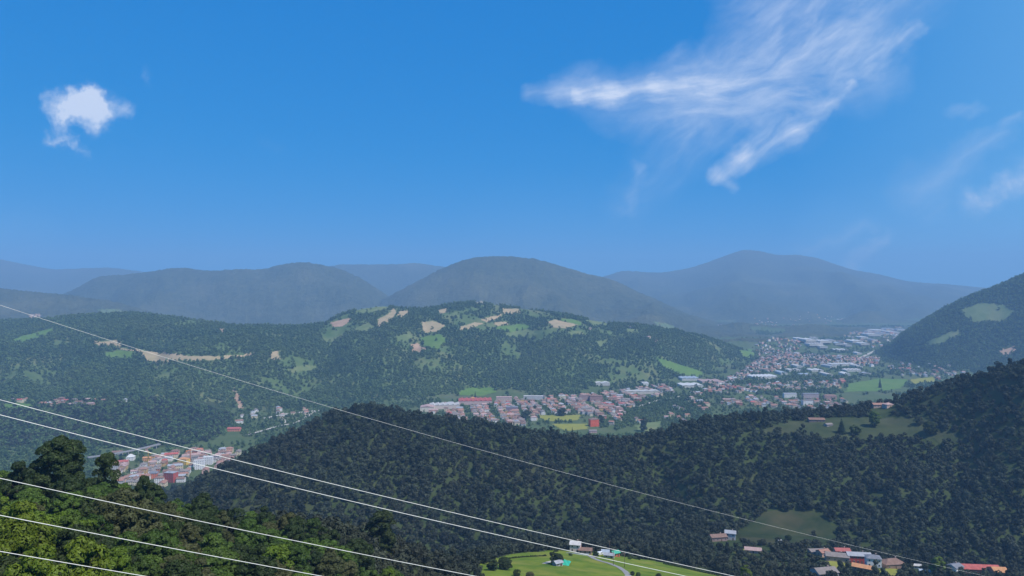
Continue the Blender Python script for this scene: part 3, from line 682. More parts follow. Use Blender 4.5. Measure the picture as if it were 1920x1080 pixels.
for a in [
 (890, 759, 62, 55, 11, 4, 'saw', (0.62, 0.45, 0.42), 'red', 'long factory with bright red roofs in the centre town'),
 (832, 767, 56, 40, 11, 6, 'saw', (0.70, 0.58, 0.52), 'pale', 'pale factory hall left of the red factory roofs'),
 (800, 772, 26, 36, 12, 4, 'low', (0.74, 0.66, 0.55), 'pink', 'cream and pink hall at the left end of the town'),
 (960, 772, 22, 22, 12, 3, 'flat', (0.26, 0.20, 0.26), 'slate', 'dark purple-grey hall in the middle of the town'),
 (1298, 727, 40, 60, 8, 5, 'low', LG, 'white', 'bright white warehouse at the left of the river'),
 (1336, 719, 40, 60, 7, 4, 'low', (0.62, 0.45, 0.38), 'pink', 'pinkish works right of the bright white warehouse by the river'),
 (1294, 714, 32, 50, 9, 4, 'saw', LG, 'blue-grey', 'blue-grey sheds behind the bright white warehouse'),
 (1434, 711, 46, 60, 9, 8, 'saw', LG, 'white', 'white many-bayed warehouse right of the river'),
 (1492, 697, 40, 70, 9, 5, 'low', LG, 'pale', 'left one of two pale works above the many-bayed warehouse'),
 (1532, 697, 36, 70, 9, 5, 'low', LG, 'white', 'right one of two pale works above the many-bayed warehouse'),
 (1512, 705, 34, 40, 9, 5, 'low', LG, 'blue-grey', 'bluish works below the two pale ones'),
 (1582, 686, 76, 60, 11, 5, 'low', LG, 'white', 'longest white warehouse in the far valley'),
 (1600, 697, 44, 60, 9, 4, 'saw', LG, 'pale', 'pale works under the longest white warehouse'),
 (1625, 703, 30, 40, 8, 4, 'low', LG, 'grey', 'grey works at the right of the far valley'),
 (1520, 644, 30, 160, 12, 4, 'low', LG, 'white', 'left one of three white halls far up the valley'),
 (1548, 647, 34, 150, 12, 4, 'low', LG, 'white', 'middle one of three white halls far up the valley'),
 (1530, 652, 40, 110, 12, 4, 'saw', LG, 'pale', 'front one of three white halls far up the valley'),
 (1608, 642, 30, 140, 12, 2, 'low', LG, 'white', 'isolated bright white hall far up the valley'),
 (1578, 659, 40, 90, 11, 4, 'low', LG, 'white', 'thin white hall before the dark wood far up the valley'),
 (1611, 665, 15, 70, 12, 4, 'low', LG, 'white', 'small square white hall beside the far road'),
 (1650, 622, 34, 190, 14, 2, 'low', LG, 'white', 'farthest pale hall where the valley ends'),
 (1676, 625, 30, 180, 14, 2, 'low', LG, 'pale', 'pale hall right of the farthest one'),
 (1640, 632, 36, 150, 13, 2, 'low', LG, 'pale', 'pale hall in front of the farthest ones'),
 (1206, 739, 62, 30, 9, 6, 'low', (0.62, 0.56, 0.5), 'pale', 'long low cream works on the right edge of the town'),
 (1130, 724, 26, 26, 8, 4, 'low', LG, 'white', 'white shed at the wood edge behind the town'),
 (1210, 724, 12, 24, 12, 4, 'flat', WHITE, 'white', 'small white block at the wood edge right of the town')]:
    works(*a)
for a in [
 (945, 753, 29, 14, 13, 3, 'gable', (0.66, 0.5, 0.44), 'pink', 'long pinkish apartment house behind the red factory'),
 (1000, 750, 36, 14, 12, -4, 'flat', (0.70, 0.66, 0.66), 'pale', 'long pale terrace of flats above the town'),
 (1096, 752, 20, 15, 17, 4, 'hip', (0.42, 0.28, 0.27), 'brown', 'left one of twin brown apartment blocks in the town'),
 (1118, 753, 24, 15, 17, 2, 'hip', (0.44, 0.26, 0.24), 'brown', 'right one of twin brown apartment blocks in the town'),
 (1054, 750, 13, 14, 13, 6, 'flat', (0.72, 0.66, 0.5), 'pale', 'cream block at the back left of the twin brown blocks'),
 (1482, 746, 24, 13, 13, 3, 'gable', WHITE, 'grey', 'white apartment house in the middle of the right-hand village'),
 (1521, 747, 30, 14, 14, 2, 'gable', (0.52, 0.42, 0.44), 'slate', 'purplish apartment house right of the white one'),
 (1558, 749, 22, 14, 12, -4, 'hip', (0.6, 0.36, 0.32), 'terracotta', 'pink-walled apartment house at the right end of the village strip'),
 (1515, 760, 20, 13, 14, 8, 'gable', WHITE, 'grey-brown', 'white apartment house in front of the purplish one')]:
    works(*a, cat='apartment building', name='apartment_building', storeys=4)

for i, (px, py) in enumerate(((1500,638),(1528,636),(1562,640),(1575,650),(1592,652),(1620,636),(1632,624),(1658,628),(1668,618),(1684,632),(1622,650),(1500,690),(1560,690),(1470,703),(1612,690),(1590,705),(1556,706),(1640,640),(1690,620),(1545,656))):
    works(px, py, rng.uniform(14, 26), rng.uniform(70, 130), 11, rng.uniform(-8, 12), 'low', LG, ['white', 'pale', 'grey', 'blue-grey', 'pale'][i % 5], 'small pale works hall crowded among the houses far up the valley', group='small works halls far up the valley')

# ------------------------------------------------------------------ the towns: every house a thing, the smallest far ones one mass
def proto_house(w, d, h, kind, st):
    a, b_ = walls_roof(w, d, h, kind, storeys=st); return join_mb(a, b_).mesh('house', [M['plaster'], M['roof_brown'], M['glass']])
HP = [(proto_house(*a), a) for a in ((11, 9, 6, 'gable', 2), (14, 9.5, 7, 'gable', 2), (10, 9, 6.5, 'hip', 2), (19, 10, 7.5, 'gable', 2), (15, 11, 9.5, 'hip', 3), (26, 11, 8, 'gable', 2))]
WALLS = {'cream': (0.68, 0.58, 0.42), 'white': (0.80, 0.78, 0.76), 'pink': (0.62, 0.40, 0.34), 'ochre': (0.62, 0.42, 0.20), 'grey': (0.48, 0.47, 0.48), 'brick-red': (0.46, 0.20, 0.15)}
GEN = []
TOWNS = []
def town(poly, step, ang, dens, place, big=0.25, hedge=True):
    wp = np.array(world_poly(poly, 20)); TOWNS.append(wp)
    x0, y0 = wp.min(0); x1, y1 = wp.max(0); c, s = math.cos(R(ang)), math.sin(R(ang)); n = int(max(x1-x0, y1-y0)/step)+2
    I, J = np.meshgrid(np.arange(-n, n), np.arange(-n, n)); I, J = I.ravel(), J.ravel(); q = I % 4 != 0; I, J = I[q], J[q]
    A = I*step + rng.uniform(-.22, .22, len(I))*step; B_ = J*step*0.85 + rng.uniform(-.22, .22, len(I))*step
    X = (x0+x1)/2 + A*c - B_*s; Y = (y0+y1)/2 + A*s + B_*c
    q = Y > 100; X, Y = X[q], Y[q]
    q = in_poly(X, Y, wp) & (rng.random(len(X)) < dens); X, Y = X[q], Y[q]
    q = (np.abs(hz(X, Y)) < 330) & ~clear_w(X, Y) & visible(X, Y, 9); X, Y = X[q], Y[q]
    q = ~BLOCKV(X, Y, 7); X, Y = X[q], Y[q]
    for x, y in zip(X, Y):
        if True:
            k = int(rng.choice(6, p=[.3, .24, .2, .12, .09, .05] if big < .5 else [.1, .2, .1, .26, .18, .16]))
            GEN.append(dict(x=x, y=y, rz=R(ang) + (math.pi/2 if rng.random() < .35 else 0) + rng.normal()*.07, k=k, place=place,
                wall=str(rng.choice(list(WALLS), p=[.3, .25, .2, .07, .11, .07])), roof=str(rng.choice(['terracotta', 'brown', 'grey-brown', 'red', 'grey', 'pink'], p=[.22, .25, .27, .05, .09, .12]))))
            BLK.append((x, y, HP[k][1][0]*.45))
def clear_w(x, y):
    r = np.zeros(len(x), bool)
    for wp in CLEAR: r |= in_poly(x, y, wp)
    return r
town([(205,908),(214,876),(262,862),(345,850),(420,845),(470,848),(395,888),(340,905),(320,915)], 16, 12, .95, 'in the small town at lower left', .3)
town([(785,768),(830,758),(905,762),(960,748),(1060,744),(1160,734),(1255,722),(1262,738),(1200,752),(1172,772),(1168,790),(1130,786),(1090,776),(1010,778),(1000,800),(930,795),(860,790)], 18.5, 8, .94, 'in the town behind the dark middle hill', .3)
town([(1335,757),(1400,744),(1475,748),(1545,752),(1592,752),(1575,772),(1500,768),(1420,764)], 24, -6, .8, 'in the village strip above the right hill')
town([(1250,775),(1290,745),(1345,760),(1330,790),(1280,800)], 34, 10, .5, 'in the trees left of the right-hand village')
town([(1175,795),(1180,785),(1255,783),(1262,790),(1235,796)], 30, 4, .6, 'beside the brownish field')
town([(1290,742),(1340,724),(1420,722),(1500,716),(1585,714),(1580,728),(1480,733),(1400,737)], 25, 14, .75, 'on the flat beside the river')
town([(1345,722),(1385,700),(1425,672),(1470,662),(1560,668),(1650,672),(1648,688),(1540,686),(1470,692),(1410,704),(1395,712)], 26, 20, .85, 'in the dense far town')
town([(1405,668),(1418,642),(1495,634),(1505,650),(1480,662)], 32, 30, .8, 'at the far edge of the valley')
town([(1560,640),(1600,622),(1690,614),(1690,632),(1640,655),(1600,655)], 45, 10, .6, 'at the far end of the valley', .8)
town([(1660,690),(1690,680),(1800,690),(1840,700),(1760,712),(1690,705)], 34, 0, .5, 'at the foot of the steep right slope')
town([(0,762),(28,750),(120,752),(248,752),(240,761),(120,763)], 30, 6, .6, 'in the hamlet at the far left')
town([(425,788),(462,766),(590,766),(575,783),(520,796),(470,802)], 34, 20, .55, 'in the left valley behind the dark middle hill')
town([(170,870),(215,850),(300,833),(295,848),(215,862)], 30, 16, .5, 'along the viaduct at lower left')
town([(700,628),(745,600),(790,625),(840,640),(790,665),(735,640)], 60, 16, .3, 'in the hamlet on the broad hill')
town([(1100,610),(1200,612),(1260,640),(1180,660),(1110,640)], 80, 16, .3, 'on the right flank of the broad hill')
town([(1340,610),(1440,590),(1560,580),(1600,600),(1480,615)], 110, 16, .35, 'on the lower slopes under the peak')
TW = TOWNS[:]
def TOWNV(x, y):
    r = np.zeros(len(x), bool)
    for wp in TW: r |= in_poly(x, y, wp)
    return r
for g in GEN: g['size'] = HP[g['k']][1][0]/g['y']; g['px'] = 960 + F*g['x']/g['y']
GEN.sort(key=lambda g: -g['size'])
solo, rest = GEN[:280], GEN[280:]
classes = {}
SZ = ['small', 'small', 'square', 'long', 'tall', 'very long']
for g in solo: classes.setdefault((g['wall'], g['roof'], SZ[g['k']], g['place']), []).append(g)
ORD = ['first', 'second', 'third', 'fourth', 'fifth', 'sixth', 'seventh', 'eighth', 'ninth', 'tenth', 'eleventh', 'twelfth', 'thirteenth', 'fourteenth', 'fifteenth']
for (wl, rf, sz, pl), gs in classes.items():
    gs.sort(key=lambda g: g['px'])
    for i, g in enumerate(gs):
        lab = f'{sz} {wl} {rf}-roofed house {pl}'
        if len(gs) > 1: lab = f'{ORD[min(i, 14)]} from left among {sz} {wl} {rf}-roofed houses {pl}'
        if len(lab.split()) > 16: lab = lab.replace('from left among ', 'from left: ').replace('houses', 'house').replace('dark middle hill', 'middle hill')
        o = obj('house', HP[g['k']][0], None, (g['x'], g['y'], float(hz(g['x'], g['y']))), g['rz'])
        set_look(o, WALLS[g['wall']], g['roof']); tag(o, lab, 'house', 'houses ' + pl)
if rest:
    Vs, Fs, Cs, k = [], [], [], 0
    for g in rest:
        me = HP[g['k']][0]; n = len(me.vertices); co_ = np.empty(n*3, np.float32); me.vertices.foreach_get('co', co_); co_ = co_.reshape(-1, 3).copy()
        c, s = math.cos(g['rz']), math.sin(g['rz']); xy = co_[:, :2] @ np.array([[c, s], [-s, c]]); co_[:, :2] = xy; co_ += (g['x'], g['y'], float(hz(g['x'], g['y'])))
        Vs.append(co_)
        for p_ in me.polygons:
            Fs.append([i+k for i in p_.vertices]); Cs.append(WALLS[g['wall']] if p_.material_index == 0 else ROOFS[g['roof']] if p_.material_index == 1 else (0.05, 0.05, 0.06))
        k += n
    me = np_mesh('distant_houses', np.concatenate(Vs), Fs, [M['tint']])
    at = me.attributes.new('tint', 'FLOAT_COLOR', 'FACE'); at.data.foreach_set('color', np.array([(*c, 1) for c in Cs], np.float32).ravel())
    tag(obj('distant_houses', me), 'mass of tiny pale and red-roofed houses far up the valley', 'houses', kind='stuff')
print('HOUSES', len(solo), len(rest))

# ------------------------------------------------------------------ roads, river, viaduct
def ribbon(name, pix, width, mat, lift, label, cat, step=6.0):
    pts = [hit(*p) for p in densify(pix, 6)[:-1] if p is not None]
    pts = [p for p in (hit(*q) for q in open_line(pix, 5)) if p is not None]
    P2 = np.array([(p[0], p[1]) for p in pts]); d = np.gradient(P2, axis=0); d /= np.maximum(np.linalg.norm(d, axis=1)[:, None], 1e-6)
    nn = np.stack([-d[:, 1], d[:, 0]], -1); cols = 3
    V_ = []
    for i in range(len(P2)):
        for k in range(cols):
            q = P2[i] + nn[i]*width*(k/(cols-1) - .5); V_.append((q[0], q[1], float(hz(q[0], q[1])) + lift))
    Fq = np.array([[i*cols+k, i*cols+k+1, (i+1)*cols+k+1, (i+1)*cols+k] for i in range(len(P2)-1) for k in range(cols-1)])
    tag(obj(name, np_mesh(name, V_, Fq, [M[mat]], smooth=True)), label, cat, kind='structure')
    for i in range(0, len(P2)): BLK.append((P2[i][0], P2[i][1], width*.5 - 1))
def open_line(pix, step):
    o = []
    for a, b_ in zip(pix[:-1], pix[1:]):
        a = np.array(a, float); b_ = np.array(b_, float); n = max(1, int(np.hypot(*(b_-a))/step)); o += [a + (b_-a)*t/n for t in range(n)]
    return o + [np.array(pix[-1], float)]
ribbon('road', [(1106,1043),(1114,1048),(1124,1052),(1142,1057),(1160,1064),(1172,1072),(1178,1080),(1176,1092)], 3.6, 'asphalt', 0.32, 'narrow paved farm road curving down the meadow', 'road')
ribbon('path', [(1020,1058),(1028,1055),(1036,1053)], 3.0, 'gravel', 0.34, 'pale patch of gravel beside the round meadow tree', 'path')
ribbon('road', [(592,772),(556,793),(520,800),(482,811),(462,816)], 9, 'gravel', 0.8, 'pale road bending through the left valley', 'road')
ribbon('road', [(495,785),(540,776),(600,770)], 14, 'gravel', 0.8, 'pale roadside yard in the left valley', 'road')
ribbon('river', [(1352,731),(1362,724),(1378,714),(1396,706),(1402,700)], 22, 'river', 0.8, 'pale shallow river in the far valley', 'river')
ribbon('road', [(1350,722),(1363,714),(1384,699)], 10, 'gravel', 0.8, 'pale road along the left bank of the river', 'road')
ribbon('road', [(1612,672),(1632,662),(1655,652),(1666,646),(1667,640),(1658,632)], 16, 'gravel', 1.0, 'main road curving away at the far end of valley', 'road')
ribbon('road', [(1180,768),(1230,752),(1290,741),(1350,735)], 8, 'gravel', 0.8, 'pale road leading out of the town to the right', 'road')

a, b_ = hit(165, 864), hit(300, 838)
e = empty('viaduct', (float(a[0]+b_[0])/2, float(a[1]+b_[1])/2, 0)); tag(e, 'grey road viaduct on piers behind the small town', 'viaduct')
cx_, cy_ = e.location.x, e.location.y
dk = MB(); n = 14; hw = 4.5; dx, dy = b_[0]-a[0], b_[1]-a[1]; L_ = math.hypot(dx, dy); nx_, ny_ = -dy/L_, dx/L_
row = []
for i in range(n+1):
    t = i/n; bow = math.sin(t*math.pi)*-12; x = a[0]+dx*t+nx_*bow-cx_; y = a[1]+dy*t+ny_*bow-cy_; row.append((x, y, 6.5 + 3*t))
for p, q in zip(row[:-1], row[1:]):
    for s0, s1, z0, z1 in ((-hw, hw, 0, -1.2), (-hw, -hw+.4, .9, 0), (hw-.4, hw, .9, 0)):
        A = [(p[0]+nx_*s0, p[1]+ny_*s0, p[2]+z0), (q[0]+nx_*s0, q[1]+ny_*s0, q[2]+z0), (q[0]+nx_*s1, q[1]+ny_*s1, q[2]+z0), (p[0]+nx_*s1, p[1]+ny_*s1, p[2]+z0)]
        B_ = [(v[0], v[1], v[2]-z0+z1) for v in A]
        dk.poly(A); dk.poly(B_[::-1])
        for i in range(4): dk.poly([A[i], A[(i+1) % 4], B_[(i+1) % 4], B_[i]])
obj('deck', dk.mesh('deck', [M['concrete']]), e)
pm = MB(); pm.box(-4, -.9, -12, 4, .9, 0); pme = pm.mesh('pier', [M['concrete']])
for i in range(1, n, 2): obj('pier', pme, e, (row[i][0], row[i][1], row[i][2]-1.2), math.atan2(ny_, nx_))
for p in row: BLK.append((p[0]+cx_, p[1]+cy_, 7))

# ------------------------------------------------------------------ cranes, poles, cables, yard things
def lattice_bar(b, p, q, s, n):
    p, q = np.array(p, float), np.array(q, float); d = q-p; d /= np.linalg.norm(d)
    u = np.array((0, 0, 1.)) if abs(d[2]) < .5 else np.array((1., 0, 0)); e1 = np.cross(d, u); e1 /= np.linalg.norm(e1); e2 = np.cross(d, e1)
    cs = [(e1*i + e2*j)*s for i, j in ((-1,-1),(1,-1),(1,1),(-1,1))]
    for c in cs: b.tube([p+c, q+c], [s*.34, s*.34], 5)
    for k in range(n):
        t0, t1 = p + (q-p)*k/n, p + (q-p)*(k+1)/n
        for i in range(4): b.tube([t0+cs[i], t1+cs[(i+1) % 4]], [s*.2, s*.2], 4)
def crane(px, py, top, mat, ang, label):
    p = hit(px, py); h = (py-top)/F*p[1]
    e = empty('tower_crane', tuple(float(v) for v in p), R(ang)); tag(e, label, 'crane')
    b = MB(); lattice_bar(b, (0,0,-2), (0,0,h), .75, 12); obj('mast', b.mesh('mast', [M[mat]]), e)
    b = MB(); lattice_bar(b, (0,0,h-2.5), (24,0,h-2.5), .5, 14); obj('jib', b.mesh('jib', [M[mat]]), e)
    b = MB(); lattice_bar(b, (0,0,h-2.5), (-8,0,h-2.5), .5, 5); b.box(-8.5,-.9,h-4.6,-6,.9,h-3.1); obj('counter_jib', b.mesh('counter_jib', [M[mat]]), e)
    b = MB(); b.tube([(0,0,h),(22,0,h-2)], [.08,.08], 5); b.tube([(0,0,h),(-8,0,h-2)], [.08,.08], 5); obj('tie_rod', b.mesh('tie_rod', [M['steel']]), e)
    b = MB(); b.box(.4,-1.5,h-5.4,2.0,-.2,h-3.4); obj('cab', b.mesh('cab', [M['frame']]), e)
    BLK.append((p[0], p[1], 5)); VIEW.append((p[0], p[1], 4, 60))
crane(278, 872, 846, 'steel_yellow', 150, 'yellow tower crane over the left part of the small town')
crane(357, 868, 842, 'steel_orange', 35, 'orange tower crane over the middle of the small town')

pl_ = MB(); pl_.tube([(0,0,-1),(0,0,9)], [.16,.11], 8); plm = pl_.mesh('pole_shaft', [M['wood']], True)
ar_ = MB(); ar_.box(-.9,-.06,8.3,.9,.06,8.45); arm_ = ar_.mesh('cross_arm', [M['wood']])
in_ = MB(); in_.tube([(0,0,0),(0,0,.12),(0,0,.25)], [.05,.08,.04], 7); inm = in_.mesh('insulator', [M['frame']], True)
for px, py, lab in ((1180,1038,'wooden power pole behind the green-roofed shed'), (1143,1037,'wooden power pole behind the grey-blue shed'), (1086,1035,'wooden power pole beside the meadow farmhouse'), (1150,1060,'wooden power pole beside the farm road'), (1171,1064,'wooden power pole at the road bend on the meadow')):
    p = hit(px, py); e = empty('power_pole', tuple(float(v) for v in p), .5); tag(e, lab, 'pole', 'wooden poles on the meadow')
    obj('pole_shaft', plm, e); c = obj('cross_arm', arm_, e)
    for s in (-.8, 0, .8): obj('insulator', inm, c, (s, 0, 8.45))

def cable(pts, Da, Db, rad, label):
    """pts: photo pixels; the cable runs from distance Da at the first to Db at the last"""
    px0, px1 = pts[0][0], pts[-1][0]
    q = np.array(pts, float); co_ = np.polyfit(q[:, 0], q[:, 1], 2 if len(pts) > 2 else 1)
    P3 = []
    for px in np.linspace(px0, px1, 40):
        D = 1/((1/Da) + (1/Db - 1/Da)*(px-px0)/(px1-px0)); py = np.polyval(co_, px); P3.append(((px-960)/F*D, D, HC - (py-540)/F*D))
    b = MB(); b.tube(P3, [rad]*len(P3), 7)
    tag(obj('power_cable', b.mesh('power_cable', [M['wire']], True)), label, 'cable', 'power lines sloping across the view')
cable([(-250,490),(75,597),(340,678),(640,768),(960,857),(1280,950),(1700,1047),(2000,1112)], 40, 125, .0095, 'thin faint power line crossing in front of the middle hill, topmost of the six')
cable([(-300,670),(0,748),(640,912.5),(1280,1059),(1600,1128)], 30, 48, .0145, 'second power line from the top, starting above the largest round tree')
cable([(-300,700),(0,777),(640,936),(1280,1079),(1600,1146)], 29.5, 47, .015, 'third power line from the top, just below and beside the second')
cable([(-300,829),(0,897),(640,1031.5),(890,1080),(1200,1138)], 27, 40, .0138, 'fourth power line from the top, crossing the near trees above the olive-dark tree')
cable([(-300,907),(0,966),(300,1024),(600,1080),(900,1134)], 26, 36, .0138, 'fifth power line from the top, crossing the near trees below the olive-dark tree')
cable([(-300,980),(0,1034),(270,1080),(600,1134)], 25, 32, .0132, 'lowest power line, crossing the bottom left corner')

# a pylon far off on the left crest
p = hit(76, 599)
e = empty('pylon', (float(p[0]), float(p[1]), float(p[2])-1)); tag(e, 'tiny steel pylon on the far left crest', 'pylon')
b = MB(); lattice_bar(b, (0,0,-1), (0,0,30), 1.2, 10); obj('mast', b.mesh('mast', [M['steel']]), e)
for z in (20, 25):
    b = MB(); lattice_bar(b, (-6,0,z), (6,0,z), .4, 6); obj('cross_arm', b.mesh('cross_arm', [M['steel']]), e)

p = hit(1061, 1060); e = empty('tarpaulin', tuple(float(v) for v in p), R(-35)); tag(e, 'bright green tarpaulin stretched over a frame beside the round meadow tree', 'tarpaulin')
b = MB(); n = 8
g0 = [[(-2.6 + 5.2*i/n, -1.6 + 3.2*j/n, 0.35 + 2.1*(j/n) + .18*math.sin(i*1.3)*math.sin(j*1.1)) for i in range(n+1)] for j in range(n+1)]
for j in range(n):
    for i in range(n):
        b.poly([g0[j][i], g0[j][i+1], g0[j+1][i+1], g0[j+1][i]]); b.poly([(v[0], v[1], v[2]-.03) for v in (g0[j+1][i], g0[j+1][i+1], g0[j][i+1], g0[j][i])])
obj('sheet', b.mesh('sheet', [M['tarp']], True), e)
for x_, y_, z_ in ((-2.5,1.55,2.4),(2.5,1.55,2.4),(-2.5,-1.5,.35),(2.5,-1.5,.35)):
    b = MB(); b.tube([(x_,y_,-.5),(x_,y_,z_)], [.05,.05], 6); obj('pole', b.mesh('pole', [M['wood']]), e)
BLK.append((p[0], p[1], 3)); VIEW.append((p[0], p[1], 3, 20))

p = hit(1083, 1040); e = empty('retaining_wall', tuple(float(v) for v in p), R(-8)); tag(e, 'low white retaining wall in front of the meadow farmhouse', 'wall')
L_ = 15.0; q = MB(); q.box(-L_/2, -.2, -1.5, L_/2, .2, 1.0); o = obj('wall_body', q.mesh('wall_body', [M['plaster']]), e); o.color = (.75, .75, .75, 1)
q = MB(); q.box(-L_/2-.05, -.26, 1.003, L_/2+.05, .26, 1.1); obj('coping', q.mesh('coping', [M['concrete']]), e)

def van(px, py, rz, label):
    p = hit(px, py); e = empty('parked_van', tuple(float(v) for v in p), R(rz)); tag(e, label, 'van'); e.location.z += .35
    b = MB(); prof = [(-2.4,.35),(2.4,.35),(2.45,.95),(1.7,1.15),(1.1,1.95),(-2.3,2.0),(-2.4,1.2)]
    for s in (1, -1):
        f = [(x_, s*.92, z_) for x_, z_ in prof]; b.poly(f if s < 0 else f[::-1])
    for i in range(len(prof)):
        (x0,z0),(x1,z1) = prof[i], prof[(i+1) % len(prof)]; b.poly([(x0,-.92,z0),(x0,.92,z0),(x1,.92,z1),(x1,-.92,z1)])
    obj('body', b.mesh('body', [M['car_white']]), e)
    b = MB(); b.box(-.2,-.94,1.2,1.1,.94,1.75); b.poly([(1.73,-.8,1.18),(1.73,.8,1.18),(1.17,.75,1.9),(1.17,-.75,1.9)]); obj('window', b.mesh('window', [M['glass']]), e)
    for x_ in (-1.5, 1.5):
        for s in (-1, 1):
            b = MB(); b.tube([(x_,s*.75,.33),(x_,s*.97,.33)], [.33,.33], 14); obj('wheel', b.mesh('wheel', [M['rubber']]), e)
van(1126, 1041, 20, 'white van parked left of the meadow sheds')
van(1463, 1017, 8, 'white van parked at the foot of the sloping pasture')

# ------------------------------------------------------------------ trees
def crown_arrays(seed, rad, h0, h1, nlobe, nleaf, lsize, squash=0.85, shape='round', lob=(0.26, 0.2)):
    """leaf-sized faces spread over many uneven lobes between heights h0 and h1"""
    g = np.random.default_rng(seed)
    hc = (h0+h1)/2; hh = (h1-h0)/2
    L = []
    for i in range(nlobe):
        t = g.random()**0.75                     # 0 top .. 1 bottom
        a = i*2.4 + g.random()*1.2
        if shape == 'cone': rr = rad*(0.08 + 0.75*t); z = h1 - (h1-h0)*t*0.95
        else:
            z = h1 - hh*2*t*0.92; q = (z-hc)/hh
            rr = rad*math.sqrt(max(0.03, 1 - (abs(q)**2.2 if q > 0 else abs(q)**3.5)))*0.72
        k = g.random()**0.5
        lr = rad*(lob[0] + lob[1]*g.random())*(0.75 if shape == 'cone' else 1.0)
        L.append((rr*k*math.cos(a), rr*k*math.sin(a), z - lr*0.5, lr, g.random()))
    L = np.array(L)
    li = g.choice(len(L), nleaf, p=L[:,3]**2/(L[:,3]**2).sum())
    d = g.normal(size=(nleaf,3)); d[:,2] = d[:,2]*0.9 + 0.25; d /= np.linalg.norm(d,axis=1)[:,None]
    if lob[0] < 0.25:                            # leaves on the outer, upper side of each lobe: dark gaps stay between
        og = L[li,:3] - np.array((0, 0, hc - 0.15*hh)); og /= np.maximum(np.linalg.norm(og, axis=1)[:,None], 1e-6); og[:,2] += 0.55
        og /= np.linalg.norm(og, axis=1)[:,None]; dt = (d*og).sum(1)
        d = np.where((dt < -0.15)[:,None], d - 2*dt[:,None]*og, d)
    r = L[li,3]*(0.78 + 0.26*g.random(nleaf))
    p = L[li,:3] + d*r[:,None]*np.array((1,1,squash))
    p[:,2] = np.maximum(p[:,2], h0*0.6)
    nrm = d*1.1 + g.normal(size=(nleaf,3))*0.38 + np.array((0,0,0.2)); nrm /= np.linalg.norm(nrm,axis=1)[:,None]
    a = np.cross(nrm, g.normal(size=(nleaf,3))); a /= np.linalg.norm(a,axis=1)[:,None]; b = np.cross(nrm, a)
    s = lsize*(0.6 + 0.8*g.random(nleaf))[:,None]
    v = np.stack([p - a*s - b*s*0.55, p + a*s*0.9 - b*s*0.45, p + a*s*1.1 + b*s*0.5, p - a*s*0.8 + b*s*0.6], 1)
    v[:,2] += nrm*s*0.25; v[:,0] += nrm*s*0.15
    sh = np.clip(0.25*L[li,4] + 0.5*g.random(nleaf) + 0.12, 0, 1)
    return v.reshape(-1,3), np.arange(nleaf*4).reshape(-1,4), sh

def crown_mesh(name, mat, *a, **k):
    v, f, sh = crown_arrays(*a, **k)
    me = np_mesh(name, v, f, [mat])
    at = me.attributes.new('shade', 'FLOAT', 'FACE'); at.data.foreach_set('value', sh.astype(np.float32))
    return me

def fir_arrays(seed, rad, h, tiers, per):
    g = np.random.default_rng(seed); V = []; S = []
    for t in range(tiers):
        q = t/(tiers-1); z = h*(0.1 + 0.88*q); rr = rad*(1-q)**0.85 + 0.12
        n = max(5, int(per*(1-q*0.75)))
        for i in range(n):
            a = 2*math.pi*(i + g.random())/n; r = rr*(0.75 + 0.4*g.random()); dx, dy = math.cos(a), math.sin(a)
            w = rr*0.24 + 0.12; zt = z + g.normal()*0.2
            V += [(dx*0.05,dy*0.05,zt+0.35), (dx*r*0.6-dy*w,dy*r*0.6+dx*w,zt-r*0.12), (dx*r,dy*r,zt-r*0.42), (dx*r*0.6+dy*w,dy*r*0.6-dx*w,zt-r*0.2)]
            S.append(0.2 + 0.6*g.random())
    return np.array(V), np.arange(len(V)).reshape(-1,4), np.array(S)

def trunk_mesh(name, seed, h, rad, r0=0.28):
    g = random.Random(seed); b = MB()
    x = y = 0.0; pts = []; rads = []
    for i in range(6):
        q = i/5; pts.append((x, y, -0.8 + (h*0.8+0.8)*q)); rads.append(r0*(1.25 - q) if i else r0*1.5); x += g.uniform(-.25,.25); y += g.uniform(-.25,.25)
    b.tube(pts, [max(r, 0.04) for r in rads], 7)
    for i in range(6):
        k = 2 + i % 3; p = pts[k]; a = g.uniform(0, 6.28); L = rad*g.uniform(.5,.85)
        b.tube([p, (p[0]+math.cos(a)*L*.5, p[1]+math.sin(a)*L*.5, p[2]+h*.1), (p[0]+math.cos(a)*L, p[1]+math.sin(a)*L, p[2]+h*.22)], [rads[k]*.5, rads[k]*.3, 0.03], 5)
    return b.mesh(name, [M['bark']], True)

# unit prototypes: radius 1 crowns are scaled per tree
NEAR = []
for i in range(8):
    rad, h = [(4.6,12.5),(4.0,11.5),(5.2,13.5),(3.6,12.5),(4.4,10.5),(5.0,12.0),(3.2,13.0),(4.2,14.0)][i]
    NEAR.append((crown_mesh('crown', M['leaf'], 100+i, rad, h*0.16, h, 62+4*i, 9500, 0.21, lob=(0.17, 0.13)), trunk_mesh('trunk', i, h, rad), rad, h))
BIG = (crown_mesh('crown', M['leaf_dark'], 151, 7.4, 3.0, 20.5, 150, 26000, 0.25, lob=(0.14, 0.12)), trunk_mesh('trunk', 51, 20, 7, .5), 7.4, 20.5)
BIG2 = (crown_mesh('crown', M['leaf_olive'], 152, 8.0, 2.0, 14.5, 150, 26000, 0.24, lob=(0.13, 0.11)), trunk_mesh('trunk', 52, 14, 7, .4), 8.0, 14.5)
BIG3 = (crown_mesh('crown', M['leaf_bright'], 153, 6.6, 2.0, 16.0, 140, 28000, 0.18, lob=(0.13, 0.12)), trunk_mesh('trunk', 53, 15, 6, .4), 6.6, 16.0)
def fir_mesh(seed, rad, h, tiers, per):
    v, f, s = fir_arrays(seed, rad, h, tiers, per); me = np_mesh('crown', v, f, [M['fir']])
    me.attributes.new('shade','FLOAT','FACE').data.foreach_set('value', s.astype(np.float32)); return me
